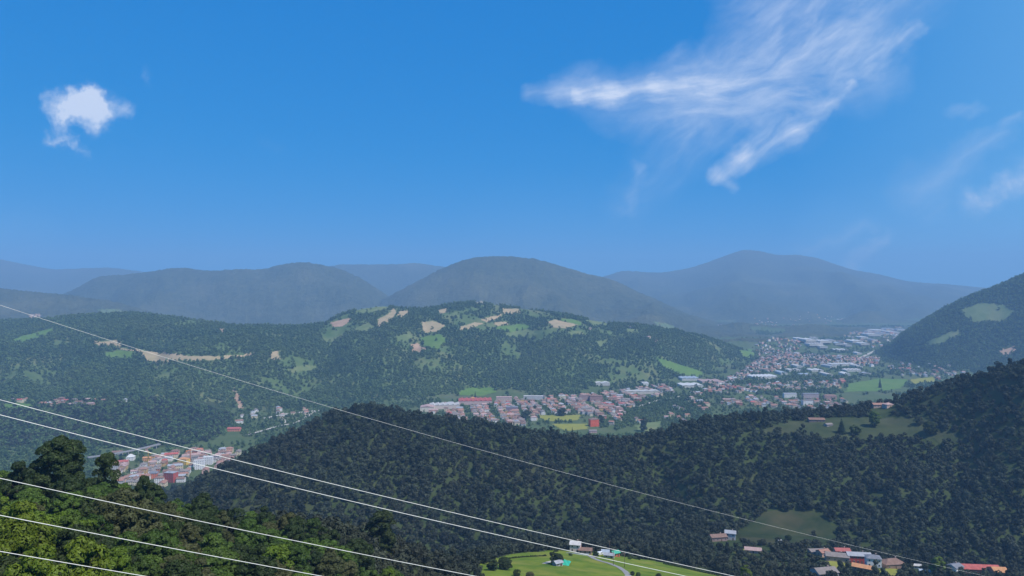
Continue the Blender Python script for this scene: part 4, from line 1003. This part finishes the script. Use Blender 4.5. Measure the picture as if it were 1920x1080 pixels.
FIR = (fir_mesh(5, 4.0, 19, 22, 20), trunk_mesh('trunk', 60, 15, 0.6, .25), 4.0, 19)
CYP = (fir_mesh(6, 1.9, 17, 26, 12), trunk_mesh('trunk', 61, 12, 0.4, .2), 1.9, 17)
DARKROUND = (crown_mesh('crown', M['leaf_dark'], 155, 5.0, 1.2, 19, 34, 5200, 0.4), trunk_mesh('trunk', 62, 15, 4, .35), 5.0, 19)

KEEP = []     # (x, y, r) spots where a hand-placed thing stands
def plant_tree(name, proto, x, y, s, hs, rz, mat, label, group=None, cat='tree', sink=0.0):
    t = empty(name, (x, y, float(hz(x, y)) - sink), rz); t.scale = (s, s, s*hs)
    tag(t, label, cat, group)
    obj('trunk', proto[1], t)
    c = obj('crown', proto[0], t)
    if mat:
        c.material_slots[0].link = 'OBJECT'; c.material_slots[0].material = M[mat]
    return t

def tree_at(name, proto, px, base, top, width, mat, label, cat='tree'):
    """a tree whose foot is seen at photo pixel px, base"""
    D = hit(px, base)[1]; tree_px(name, proto, px, D, top, width, mat, label, None, cat); KEEP.append(((px-960)/F*D, D, width/F*D*0.45))

def tree_px(name, proto, px, D, top, width, mat, label, group=None, cat='tree'):
    x = (px-960)/F*D; z = float(hz(x, D)); ht = HC - (top-540)/F*D - z; s = width/F*D/2/proto[2]
    return plant_tree(name, proto, x, D, s, max(ht, 1.0)/proto[3]/s, px*0.37, mat, label, group, cat)

def hand(name, proto, px, D, top, width, mat, label, cat='tree'):
    tree_px(name, proto, px, D, top, width, mat, label, None, cat); KEEP.append(((px-960)/F*D, D, width/F*D*0.42))

hand('broadleaf_tree', BIG, 112, 190, 820, 112, 'leaf_dark', 'largest dark round tree standing above the canopy on the near left hillside')
hand('broadleaf_tree', NEAR[0], 34, 182, 851, 66, 'leaf_dark', 'small dark treetop poking up left of the largest round tree')
hand('broadleaf_tree', BIG2, 226, 148, 922, 165, 'leaf_olive', 'very broad olive-dark tree with layered crown below the middle wire')
hand('broadleaf_tree', BIG3, 22, 104, 944, 165, 'leaf_bright', 'bright yellow-green tree filling the lower left edge')
hand('broadleaf_tree', NEAR[5], 155, 100, 1008, 125, 'leaf_bright', 'yellow-green bushy tree right of the bright one at the lower left edge')
hand('broadleaf_tree', NEAR[2], 62, 84, 1030, 150, 'leaf_bright', 'lowest bright green crown cut by the bottom left corner')
hand('broadleaf_tree', NEAR[7], 199, 196, 848, 54, 'leaf_dark', 'slim dark treetop pointing up left of the small town')
hand('broadleaf_tree', NEAR[1], 268, 205, 884, 56, 'leaf_dark', 'ragged narrow tree in front of the small town roofs')
hand('broadleaf_tree', NEAR[7], 716, 268, 958, 62, 'leaf_dark', 'dark tall tree at the right shoulder of the near wood')
tree_at('broadleaf_tree', NEAR[0], 1043, 1059, 1031, 31, 'leaf_dark', 'round dark tree alone on the meadow beside the green tarpaulin')
tree_at('shrub', NEAR[4], 946, 1068, 1046, 34, 'leaf_dark', 'dark clump of shrubs at the left edge of the meadow', 'shrub')
tree_at('shrub', NEAR[1], 924, 1070, 1047, 26, 'leaf_dark', 'bushy dark shrub left of the meadow clump', 'shrub')
tree_at('shrub', NEAR[0], 969, 1081, 1066, 16, 'leaf_dark', 'small round bush low on the meadow', 'shrub')
tree_at('shrub', NEAR[4], 994, 1083, 1073, 18, 'leaf_olive', 'small olive bush cut by the bottom edge of the meadow', 'shrub')
tree_at('shrub', NEAR[1], 1070, 1042, 1037, 9, 'leaf', 'tiny bush between the round meadow tree and the white wall', 'shrub')
tree_at('broadleaf_tree', NEAR[5], 1117, 1045, 1034, 14, 'leaf_dark', 'small dark tree between the farmhouse and grey sheds')
tree_at('shrub', NEAR[0], 1186, 1079, 1070, 11, 'leaf_dark', 'dark bush beside the bend of the farm road', 'shrub')
tree_at('shrub', NEAR[4], 1197, 1081, 1073, 10, 'leaf', 'green bush right of the farm road bend', 'shrub')
tree_at('shrub', NEAR[1], 1235, 1082, 1075, 13, 'leaf_dark', 'low dark bush right of the farm road near the bottom edge', 'shrub')
tree_at('shrub', NEAR[1], 1181, 1049, 1043, 9, 'leaf', 'single small bush on the meadow right of the sheds', 'shrub')
tree_at('fir_tree', FIR, 1578, 813, 782, 19, None, 'tall dark fir standing alone on the bench meadow')
hand('fir_tree', CYP, 891, 2215, 733, 5, None, 'dark cypress rising behind the yellow building')
hand('broadleaf_tree', DARKROUND, 1207, 1690, 781, 16, 'leaf_dark', 'tall dark round-topped tree beside the brownish field')
hand('broadleaf_tree', DARKROUND, 1127, 1800, 778, 14, 'leaf_dark', 'dark tree touching the right side of the orange apartment block')
hand('broadleaf_tree', DARKROUND, 1053, 1900, 764, 20, 'leaf_dark', 'dark round tree at the edge of the town left of the yellow field')
hand('broadleaf_tree', DARKROUND, 986, 1850, 768, 22, 'leaf_dark', 'broad dark tree on the town edge above the wooded crest')
hand('broadleaf_tree', DARKROUND, 1002, 1990, 760, 10, 'leaf_dark', 'smaller dark tree behind the broad one on the town edge')
hand('fir_tree', FIR, 1073, 905, 800, 9, None, 'pointed conifer on the wooded crest below the yellow field')
hand('fir_tree', FIR, 1063, 903, 803, 8, None, 'short conifer left of the pointed one on the wooded crest')
hand('fir_tree', FIR, 1083, 903, 805, 8, None, 'short conifer right of the pointed one on the wooded crest')
hand('fir_tree', FIR, 1650, 2430, 706, 7, None, 'dark conifer on the broad green field in the right valley')
tree_at('broadleaf_tree', NEAR[4], 1640, 800, 771, 24, 'leaf', 'round bushy tree in the middle of the bench meadow')
tree_at('broadleaf_tree', NEAR[0], 1604, 816, 795, 22, 'leaf', 'broad grey-green tree right of the lone fir')
tree_at('broadleaf_tree', NEAR[2], 1745, 815, 790, 30, 'leaf_dark', 'dark rounded tree at the right end of the bench meadow')
hand('broadleaf_tree', NEAR[0], 1399, 428, 1057, 26, 'leaf_bright', 'pale green round tree at the right end of the meadow')
hand('broadleaf_tree', NEAR[1], 1757, 520, 1040, 30, 'leaf_bright', 'fresh green tree between the village and the long red roof')
tree_at('broadleaf_tree', NEAR[4], 1478, 1014, 1003, 14, 'leaf_dark', 'dark bush tree on the sloping pasture')

def hedge(pix, w, h, label):
    p = [hit(*q) for q in open_line(pix, 3)]; c0 = p[len(p)//2]; V_, F_, S_, k = [], [], [], 0
    for i, q in enumerate(p[:-1]):
        v, f, sh = crown_arrays(900+i, w*random.uniform(.7, 1.2), 0.1, h*random.uniform(.7, 1.2), 6, 130, 0.22)
        v = v + np.array((q[0]-c0[0], q[1]-c0[1], float(hz(q[0], q[1])) - c0[2])); V_.append(v); F_.append(f+k); S_.append(sh); k += len(v)
    me = np_mesh('hedge', np.concatenate(V_), np.concatenate(F_), [M['leaf_dark']]); me.attributes.new('shade', 'FLOAT', 'FACE').data.foreach_set('value', np.concatenate(S_).astype(np.float32))
    tag(obj('hedge', me, None, tuple(float(t) for t in c0)), label, 'hedge')
hedge([(955,1048),(985,1045),(1026,1043)], 1.0, 1.1, 'low dark hedge crossing the left part of the meadow')
hedge([(1163,1043),(1180,1046),(1202,1051)], 1.0, 1.2, 'short hedge right of the meadow sheds')
hedge([(1245,1058),(1300,1070),(1350,1081)], 1.4, 1.8, 'hedge along the right edge of the meadow')

def near_hand(x, y, pad=0.0):
    r = np.zeros(len(x), bool)
    for kx, ky, kr in KEEP: r |= (x-kx)**2 + (y-ky)**2 < (kr+pad)**2
    return r
def clear_at(x, y):
    r = np.zeros(len(x), bool)
    for wp in CLEAR:
        x0, y0 = wp.min(0); x1, y1 = wp.max(0)
        c = (x > x0) & (x < x1) & (y > y0) & (y < y1)
        if c.any(): r[c] |= in_poly(x[c], y[c], wp)
    return r

def jitter_grid(y0, y1, step, pad=1.08, jit=0.85):
    ys = np.arange(y0, y1, step); xm = 0.745*pad*y1
    xs = np.arange(-xm, xm, step)
    x, y = np.meshgrid(xs, ys); x = x.ravel() + step*jit*(rng.random(x.size)-.5); y = y.ravel() + step*jit*(rng.random(y.size)-.5)
    k = (np.abs(x) < 0.745*pad*y) & (y > y0); return x[k], y[k]

CELL = 3.0; GX0, GNX, GNY = -5100.0, 3400, 2400
GRID = np.zeros((GNY, GNX), bool)
for bx, by, br in BLK:
    r_ = br + 4.5; i0 = int((bx-r_-GX0)/CELL); i1 = int((bx+r_-GX0)/CELL)+1; j0 = max(0, int((by-r_)/CELL)); j1 = int((by+r_)/CELL)+1
    jj, ii = np.mgrid[j0:j1+1, i0:i1+1]
    if jj.max() < GNY: GRID[jj, ii] |= (ii*CELL+GX0-bx)**2 + (jj*CELL-by)**2 < r_*r_
def BLOCKR(x, y):
    i = np.clip(((x-GX0)/CELL).astype(int), 0, GNX-1); j = np.clip((y/CELL).astype(int), 0, GNY-1)
    r = GRID[j, i].copy()
    for bx, by, hw, ln in VIEW: r |= (np.abs(x/y - bx/by)*by < hw) & (y < by) & (y > by - ln)
    return r

# --- the near wood: every tree a thing of its own
cand = []
for (y0, y1, st) in ((70, 420, 6.2), (420, 640, 6.6)):
    x, y = jitter_grid(y0, y1, st)
    l = lbl(x, y); k = (l == 1) & visible(x, y, 13, 0.012) & ~clear_at(x, y) & ~near_hand(x, y, 1.0)
    x, y = x[k], y[k]; px = 960 + F*x/y; py = 540 + F*(HC - hz(x, y) - 10)/y
    k = (py < 1110)
    vil = (px > 1300) & (y > 430)
    dens = np.where(vil, 0.62, 1.0)
    k &= rng.random(len(x)) < dens
    cand += list(zip(x[k], y[k]))
bl = BLOCKR(np.array([c[0] for c in cand]), np.array([c[1] for c in cand])); cand = [c for c, q in zip(cand, bl) if not q]
cand.sort(key=lambda c: c[1])
near_trees, rest_near = cand[:262], cand[262:]
TONE = {'leaf': 'mid-green', 'leaf_bright': 'bright yellow-green', 'leaf_dark': 'dark green', 'leaf_olive': 'brownish olive'}
for x, y in near_trees:
    px = 960 + F*x/y; py = 540 + F*(HC - float(hz(x, y)) - 10)/y
    pr = NEAR[rng.integers(8)]
    q = rng.random()
    if px < 260 and py > 955: mt = 'leaf_bright' if q < .5 else 'leaf' if q < .8 else 'leaf_dark'
    elif px < 480: mt = 'leaf' if q < .5 else 'leaf_dark' if q < .86 else 'leaf_olive'
    else: mt = 'leaf' if q < .6 else 'leaf_dark' if q < .85 else 'leaf_olive' if q < .97 else 'leaf_bright'
    where = 'on the near left hillside' if px < 500 else 'on the right half of the near hillside' if px < 930 else 'behind the meadow'
    s = rng.uniform(.78, 1.12)
    plant_tree('broadleaf_tree', pr, x, y, s, rng.uniform(.86, 1.1), rng.random()*6.28, mt, f'{TONE[mt]} leafy tree crowded among others {where}', f'{TONE[mt]} trees {where}')

# --- the woods farther off: one mass per hill
UNIT = []
def unit(seed, nlobe, nleaf, ls, mat, shape='round'):
    me = crown_mesh('tree_crown', M[mat], seed, 1.0, 0.1, 2.4 if shape == 'cone' else 1.9, nlobe, nleaf, ls, shape=shape)
    return bpy.data.objects.new('forest_tree', me)
MID = [unit(200+i, 9, 460, 0.115, 'forest') for i in range(6)] + [unit(210, 9, 320, 0.13, 'forest', 'cone')]
FAR = [unit(220+i, 8, 110, 0.24, 'forest_far') for i in range(5)]

FARD = [unit(230+i, 8, 130, 0.22, 'forest') for i in range(4)]

def scatter(name, x, y, rad, hsc, protos, label):
    n = len(x)
    if n == 0: return
    me = np_mesh(name, np.stack([x, y, hz(x, y) - 0.3], -1), np.zeros((0, 3), int))
    for an, dat, tp in (('rad', rad, 'FLOAT'), ('hsc', rad*hsc, 'FLOAT'), ('rot', rng.random(n)*6.28, 'FLOAT')):
        me.attributes.new(an, tp, 'POINT').data.foreach_set('value', dat.astype(np.float32))
    pi = rng.integers(0, len(protos), n)
    if len(protos) == 7: pi = np.where(rng.random(n) < 0.05, 6, pi % 6)
    me.attributes.new('pick', 'INT', 'POINT').data.foreach_set('value', pi.astype(np.int32))
    o = obj(name, me)
    ng = bpy.data.node_groups.new(name, 'GeometryNodeTree')
    ng.interface.new_socket('Geometry', in_out='INPUT', socket_type='NodeSocketGeometry')
    ng.interface.new_socket('Geometry', in_out='OUTPUT', socket_type='NodeSocketGeometry')
    gi = N(ng, 'NodeGroupInput'); go = N(ng, 'NodeGroupOutput'); L = ng.links
    jn = N(ng, 'GeometryNodeJoinGeometry')
    for p in reversed(protos):
        oi = N(ng, 'GeometryNodeObjectInfo'); oi.inputs['Object'].default_value = p
        g2 = N(ng, 'GeometryNodeGeometryToInstance'); L.new(oi.outputs['Geometry'], g2.inputs[0]); L.new(g2.outputs[0], jn.inputs[0])
    ip = N(ng, 'GeometryNodeInstanceOnPoints'); L.new(gi.outputs[0], ip.inputs['Points']); L.new(jn.outputs[0], ip.inputs['Instance'])
    ip.inputs['Pick Instance'].default_value = True
    def attr(nm, tp='FLOAT'):
        a = N(ng, 'GeometryNodeInputNamedAttribute', data_type=tp); a.inputs['Name'].default_value = nm; return a.outputs['Attribute']
    L.new(attr('pick', 'INT'), ip.inputs['Instance Index'])
    cr = N(ng, 'ShaderNodeCombineXYZ'); L.new(attr('rot'), cr.inputs['Z']); L.new(cr.outputs[0], ip.inputs['Rotation'])
    cs = N(ng, 'ShaderNodeCombineXYZ'); r_ = attr('rad'); L.new(r_, cs.inputs['X']); L.new(r_, cs.inputs['Y']); L.new(attr('hsc'), cs.inputs['Z']); L.new(cs.outputs[0], ip.inputs['Scale'])
    L.new(ip.outputs[0], go.inputs[0])
    md = o.modifiers.new('scatter', 'NODES'); md.node_group = ng
    tag(o, label, 'forest', kind='stuff')

NT = {}
def woods(name, hill, y0, y1, step, r0, r1, protos, label, dens=lambda x, y: 1.0, extra=None):
    x, y = jitter_grid(y0, y1, step, 1.28)
    l = lbl(x, y); k = np.isin(l, hill) & visible(x, y, 16, 0.006); x, y = x[k], y[k]
    k = (~clear_at(x, y) | (rng.random(len(x)) < 0.018)) & ~near_hand(x, y, 1.0); x, y = x[k], y[k]
    k = rng.random(len(x)) < dens(x, y); x, y = x[k], y[k]
    k = ~BLOCKR(x, y); x, y = x[k], y[k]
    if extra: x = np.concatenate([x, extra[0]]); y = np.concatenate([y, extra[1]])
    rad = r0 + (r1-r0)*rng.random(len(x))**1.4
    scatter(name, x, y, rad, 0.74 + 0.48*rng.random(len(x)), protos, label)
    NT[label] = len(x)

rn = (np.array([c[0] for c in rest_near]), np.array([c[1] for c in rest_near]))
woods('forest', [1], 640, 720, 6.8, 3.0, 4.8, MID, 'band of mixed trees behind the meadow and along the village', lambda x, y: 0.9, rn)
woods('forest', [2], 500, 1240, 7.4, 2.6, 6.5, MID, 'dense dark forest covering the middle hill')
woods('forest', [len(HILLS)+1], 500, 1240, 7.4, 2.6, 6.5, MID, 'dense dark forest covering the right hill')
woods('forest', [3], 1450, 1900, 8.5, 3.8, 6.4, FARD[:2] + FAR[:3], 'dark forest on the low spur behind the small town')
woods('forest', [4], 1830, 4200, 10.5, 4.6, 7.5, FAR, 'hazy green woods between the fields of the broad hills',
      lambda x, y: np.clip(1.5 + 2.7*fbm(x/120, y/120, 4) - 0.6*np.clip((hz(x, y)-110)/110, 0, 1)*(960+F*x/y > 600), 0.06, 1))
woods('forest', [12-1], 2500, 4200, 11, 5.0, 8.0, FAR, 'blue-green forest on the steep right slope')
def vdens(x, y):
    px = 960 + F*x/y; n = fbm(x/130, y/130, 3)
    d = np.clip(0.42 + 2.2*n, 0.03, 0.95)
    wood = ((px > 1165) & (px < 1330) & (y > 1750) & (y < 2300)) | ((px > 480) & (y < 1640)) | ((px < 180) & (y < 1495))
    d = np.where(wood, 0.9, d)
    d = np.where(((px > 190) & (px < 480) & (y < 1560)) , 0.22, d)
    town = TOWNV(x, y); d = np.where(town & ~wood, np.maximum(d*0.5, 0.30), d)
    return d
woods('forest', [0], 1180, 2100, 8.5, 3.0, 5.6, FAR, 'scattered trees and hedges on the near valley floor', vdens)
woods('forest', [0], 2100, 6400, 14, 4.0, 7.5, FAR, 'tree belts across the far valley floor', vdens)
print('TREES', NT, len(cand))

# ------------------------------------------------------------------ world, sun, haze, camera
SUN_EL, SUN_AZ = R(57), R(122)        # azimuth from the view direction (+Y) towards the right (+X)
w = bpy.data.worlds.new('World'); SC.world = w; w.use_nodes = True
nt = w.node_tree; nt.nodes.clear()
sky = N(nt, 'ShaderNodeTexSky', sky_type='NISHITA', sun_disc=False)
sky.sun_elevation = SUN_EL; sky.sun_rotation = SUN_AZ
sky.altitude = 600; sky.air_density = 0.6; sky.dust_density = 0.3; sky.ozone_density = 6.0
EXPO = 0.8
STR = 0.11
# colour grade of the sky: deep saturated blue, as the camera recorded it
sp = N(nt, 'ShaderNodeSeparateColor'); nt.links.new(sky.outputs[0], sp.inputs[0])
kE = 1.0/(2**EXPO*STR)
s0 = 0.11                                     # strength the raw sky values were measured at
rr = math_(nt, 'MULTIPLY', math_(nt, 'SUBTRACT', math_(nt, 'MULTIPLY', sp.outputs[0], s0), 0.13), 0.20*kE); rr = math_(nt, 'MAXIMUM', rr, 0.0)
gg = math_(nt, 'MULTIPLY', math_(nt, 'POWER', math_(nt, 'MULTIPLY', sp.outputs[1], s0), 0.36), 0.432*kE)
bb = math_(nt, 'MULTIPLY', math_(nt, 'POWER', math_(nt, 'MULTIPLY', sp.outputs[2], s0), 0.20), 0.82*kE)
cb = N(nt, 'ShaderNodeCombineColor')
for i, v in enumerate((rr, gg, bb)): nt.links.new(v, cb.inputs[i])

# clouds, placed by direction in the sky (tangent plane around +Y, in 1/1300 units)
tc = N(nt, 'ShaderNodeTexCoord')
sx = N(nt, 'ShaderNodeSeparateXYZ'); nt.links.new(tc.outputs['Generated'], sx.inputs[0])
yy = math_(nt, 'MAXIMUM', sx.outputs[1], 0.05)
U_ = math_(nt, 'MULTIPLY_ADD', math_(nt, 'DIVIDE', sx.outputs[0], yy), 13.0, 9.6)
V_ = math_(nt, 'MULTIPLY_ADD', math_(nt, 'DIVIDE', sx.outputs[2], yy), -13.0, 5.4)
pc_ = N(nt, 'ShaderNodeCombineXYZ'); nt.links.new(U_, pc_.inputs[0]); nt.links.new(V_, pc_.inputs[1])
def vm(op, a, b_=None, sc=None):
    n = N(nt, 'ShaderNodeVectorMath', operation=op)
    for i, v in enumerate((a, b_)):
        if v is None: continue
        if isinstance(v, bpy.types.NodeSocket): nt.links.new(v, n.inputs[i])
        else: n.inputs[i].default_value = v
    if sc is not None:
        if isinstance(sc, bpy.types.NodeSocket): nt.links.new(sc, n.inputs['Scale'])
        else: n.inputs['Scale'].default_value = sc
    return n.outputs['Value'] if op in ('DOT_PRODUCT', 'LENGTH') else n.outputs['Vector']
def warp(amp, scale, detail=4, src=None):
    n = N(nt, 'ShaderNodeTexNoise'); n.inputs['Scale'].default_value = scale; n.inputs['Detail'].default_value = detail; n.inputs['Roughness'].default_value = 0.6
    nt.links.new(src or pc_.outputs[0], n.inputs['Vector'])
    return vm('SCALE', vm('SUBTRACT', n.outputs['Color'], (0.5, 0.5, 0.5)), sc=amp)
def flat(v): return vm('MULTIPLY', v, (1, 1, 0))
PW = flat(vm('ADD', vm('ADD', pc_.outputs[0], warp(1.0, 0.8, 3)), warp(0.28, 4.5, 5)))      # cirrus: soft ragged edges
PP = flat(vm('ADD', vm('ADD', pc_.outputs[0], warp(0.55, 1.7, 3)), warp(0.26, 7.0, 6)))     # puff: crinkled edges
PH = flat(vm('ADD', vm('ADD', pc_.outputs[0], warp(0.3, 1.1, 3)), warp(0.2, 5.0, 5)))
def stroke(P_, a, b_, r0, r1, op, soft=1.0):
    A = (a[0]/100, a[1]/100, 0); ba = ((b_[0]-a[0])/100, (b_[1]-a[1])/100, 0); l2 = ba[0]**2 + ba[1]**2 + 1e-6
    pa = vm('SUBTRACT', P_, A)
    h = math_(nt, 'DIVIDE', vm('DOT_PRODUCT', pa, ba), l2, clamp=True)
    d = vm('LENGTH', vm('SUBTRACT', pa, vm('SCALE', ba, sc=h)))
    wd = math_(nt, 'MULTIPLY_ADD', h, (r1-r0)/100, r0/100)
    q = math_(nt, 'SUBTRACT', 1.0, math_(nt, 'DIVIDE', d, wd), clamp=True)
    q = math_(nt, 'MULTIPLY', math_(nt, 'POWER', q, soft), op)
    return q
def total(lst):
    t = lst[0]
    for v in lst[1:]: t = math_(nt, 'ADD', t, v)
    return t
def streaks(ang, sx_, sy_, dist, lo, hi, wamp=0.5):
    wv_ = vm('ADD', pc_.outputs[0], warp(wamp, 0.6, 2))
    mp = N(nt, 'ShaderNodeMapping', vector_type='TEXTURE'); mp.inputs['Rotation'].default_value = (0, 0, R(ang)); mp.inputs['Scale'].default_value = (1/sx_, 1/sy_, 1)
    nt.links.new(wv_, mp.inputs['Vector'])
    n = noise(nt, mp.outputs[0], 1.0, 9, 0.66, dist)
    m_ = N(nt, 'ShaderNodeMapRange', interpolation_type='SMOOTHSTEP'); m_.inputs[1].default_value = lo; m_.inputs[2].default_value = hi; nt.links.new(n, m_.inputs[0]); return m_.outputs[0]
wide = total([stroke(PW, (1060,165), (1300,158), 40, 75, .60), stroke(PW, (1300,155), (1620,125), 85, 110, .70), stroke(PW, (1500,-80), (1440,120), 200, 135, .86, .8),
    stroke(PW, (1740,-60), (1580,60), 95, 100, .65), stroke(PW, (1130,205), (1420,220), 60, 75, .48), stroke(PW, (1330,200), (1175,385), 130, 50, .34), stroke(PW, (1590,120), (1480,240), 70, 70, .25)])
head = total([stroke(PH, (1088,184), (1150,181), 20, 32, .62, .8), stroke(PH, (1130,179), (1230,164), 20, 30, .42), stroke(PH, (1230,165), (1400,158), 30, 30, .24), stroke(PH, (990,174), (1080,178), 20, 34, .36)])
tail = total([stroke(PH, (1602,158), (1490,245), 10, 34, .60), stroke(PH, (1490,245), (1390,298), 38, 34, .66),
    stroke(PH, (1395,296), (1342,328), 32, 24, .62), stroke(PH, (1342,326), (1378,350), 22, 14, .46), stroke(PW, (1642,418), (1500,475), 18, 16, .24), stroke(PW, (1668,440), (1585,508), 16, 30, .50),
    stroke(PW, (1725,40), (1590,130), 14, 46, .34), stroke(PW, (1905,225), (1740,350), 18, 80, .26), stroke(PW, (1830,190), (1800,196), 22, 22, .26), stroke(PW, (1185,320), (1168,405), 16, 20, .22)])
veil = total([stroke(pc_.outputs[0], (2000,-100), (2000,700), 470, 560, .30, .9), stroke(pc_.outputs[0], (1600,480), (2100,460), 140, 240, .18), stroke(pc_.outputs[0], (-60,440), (60,440), 70, 70, .08), stroke(pc_.outputs[0], (1000,500), (1500,500), 180, 160, .08)])
s1 = streaks(-7, 0.30, 1.5, 0.3, .33, .72, 0.9); s2 = streaks(-40, 0.40, 1.7, 0.3, .33, .72, 0.9); s3 = streaks(-34, 1.3, 6.0, 0.2, .30, .74, .35); s4 = streaks(-10, 1.2, 6.0, 0.2, .30, .74, .35)
# upper part combed towards the upper right, lower part along the band
hi_ = N(nt, 'ShaderNodeMapRange', interpolation_type='SMOOTHSTEP'); hi_.inputs[1].default_value = 1.9; hi_.inputs[2].default_value = 0.9; nt.links.new(V_, hi_.inputs[0])
lo_ = N(nt, 'ShaderNodeMapRange', interpolation_type='SMOOTHSTEP'); lo_.inputs[1].default_value = 1.9; lo_.inputs[2].default_value = 2.6; nt.links.new(V_, lo_.inputs[0])
dg = math_(nt, 'MAXIMUM', math_(nt, 'MULTIPLY', hi_.outputs[0], 0.8), lo_.outputs[0])
def lerp(f, a, b_): return math_(nt, 'ADD', math_(nt, 'MULTIPLY', a, math_(nt, 'SUBTRACT', 1.0, f)), math_(nt, 'MULTIPLY', b_, f))
tex = math_(nt, 'ADD', math_(nt, 'MULTIPLY', lerp(dg, s1, s2), 0.62), math_(nt, 'MULTIPLY', lerp(dg, s4, s3), 0.30))
wide = math_(nt, 'MULTIPLY', wide, math_(nt, 'MULTIPLY_ADD', tex, 0.62, 0.08))
fine = math_(nt, 'ADD', math_(nt, 'MULTIPLY', head, math_(nt, 'MULTIPLY_ADD', s4, 0.55, 0.45)), math_(nt, 'MULTIPLY', tail, math_(nt, 'MULTIPLY_ADD', math_(nt, 'ADD', s2, s3), 0.42, 0.22)))
puff = total([stroke(PP, (112,200), (160,200), 40, 52, 1.2, .9), stroke(PP, (150,196), (182,224), 44, 40, 1.15, .9), stroke(PP, (165,188), (232,204), 36, 26, .80), stroke(PP, (122,218), (112,252), 24, 24, .62), stroke(PP, (92,264), (142,270), 15, 14, .62), stroke(PP, (152,284), (168,284), 14, 12, .40),
    stroke(PP, (1820,384), (1852,374), 44, 42, .68), stroke(PP, (1890,345), (1935,330), 44, 48, .75), stroke(PP, (268,138), (280,148), 14, 14, .30), stroke(PP, (170,150), (185,160), 16, 10, .16), stroke(PP, (495,272), (522,278), 24, 18, .16), stroke(PP, (395,490), (400,492), 12, 12, .25), stroke(PP, (30,405), (28,420), 18, 16, .15)])
puff = math_(nt, 'MULTIPLY', puff, math_(nt, 'MULTIPLY_ADD', noise(nt, pc_.outputs[0], 4.5, 8, 0.68), 1.8, 0.05))
pm_ = N(nt, 'ShaderNodeMapRange', interpolation_type='SMOOTHSTEP'); pm_.inputs[1].default_value = 0.02; pm_.inputs[2].default_value = 1.55; nt.links.new(puff, pm_.inputs[0]); puff = pm_.outputs[0]
cov = math_(nt, 'MINIMUM', math_(nt, 'ADD', math_(nt, 'ADD', wide, fine), puff), 0.90)
skyc = mixc(nt, math_(nt, 'MINIMUM', veil, 0.6), cb.outputs[0], (0.30*kE, 0.66*kE, 1.0*kE))
skyc = mixc(nt, cov, skyc, (0.76*kE, 0.84*kE, 1.0*kE))
bg = N(nt, 'ShaderNodeBackground'); bg.inputs['Strength'].default_value = STR
nt.links.new(skyc, bg.inputs['Color'])
w.cycles.sampling_method = 'MANUAL'; w.cycles.sample_map_resolution = 128
wo = N(nt, 'ShaderNodeOutputWorld'); nt.links.new(bg.outputs[0], wo.inputs['Surface'])

sl = bpy.data.lights.new('sun', 'SUN'); sl.energy = 3.3; sl.angle = R(3); sl.color = (1.0, 0.95, 0.88)
so = bpy.data.objects.new('sun', sl); COL.objects.link(so); so.location = (0, 0, 2000)
from mathutils import Vector
sd = Vector((math.sin(SUN_AZ)*math.cos(SUN_EL), math.cos(SUN_AZ)*math.cos(SUN_EL), math.sin(SUN_EL)))
so.rotation_euler = sd.to_track_quat('Z', 'Y').to_euler()

b = MB(); b.box(-18500, -120, float(Z.min()) - 1.0, 18500, 14700, float(Z.max()) + 30)
m, nt = new_mat('haze_air')
pv = N(nt, 'ShaderNodeVolumePrincipled')
pv.inputs['Color'].default_value = (0.37, 0.66, 1.0, 1)
pv.inputs['Density'].default_value = 1.12e-4
pv.inputs['Anisotropy'].default_value = 0.0
o_ = N(nt, 'ShaderNodeOutputMaterial'); nt.links.new(pv.outputs[0], o_.inputs['Volume'])
tag(obj('haze', b.mesh('haze', [m])), 'pale blue haze filling the valley air', 'haze', kind='stuff')

cam = bpy.data.cameras.new('camera'); co = bpy.data.objects.new('camera', cam); COL.objects.link(co)
cam.sensor_width = 36; cam.lens = 36*F/1920; cam.clip_start = 0.5; cam.clip_end = 80000
co.location = (0, 0, HC); co.rotation_euler = (R(90), 0, 0)
SC.camera = co
SC.view_settings.view_transform = 'Standard'; SC.view_settings.look = 'None'
SC.view_settings.exposure = EXPO; SC.view_settings.gamma = 1.0; SC.view_settings.use_curve_mapping = False
SC.cycles.max_bounces = 4; SC.cycles.diffuse_bounces = 2; SC.cycles.glossy_bounces = 1; SC.cycles.transmission_bounces = 3
SC.cycles.volume_bounces = 0; SC.cycles.transparent_max_bounces = 8
SC.cycles.use_denoising = True
SC.cycles.caustics_reflective = False; SC.cycles.caustics_refractive = False
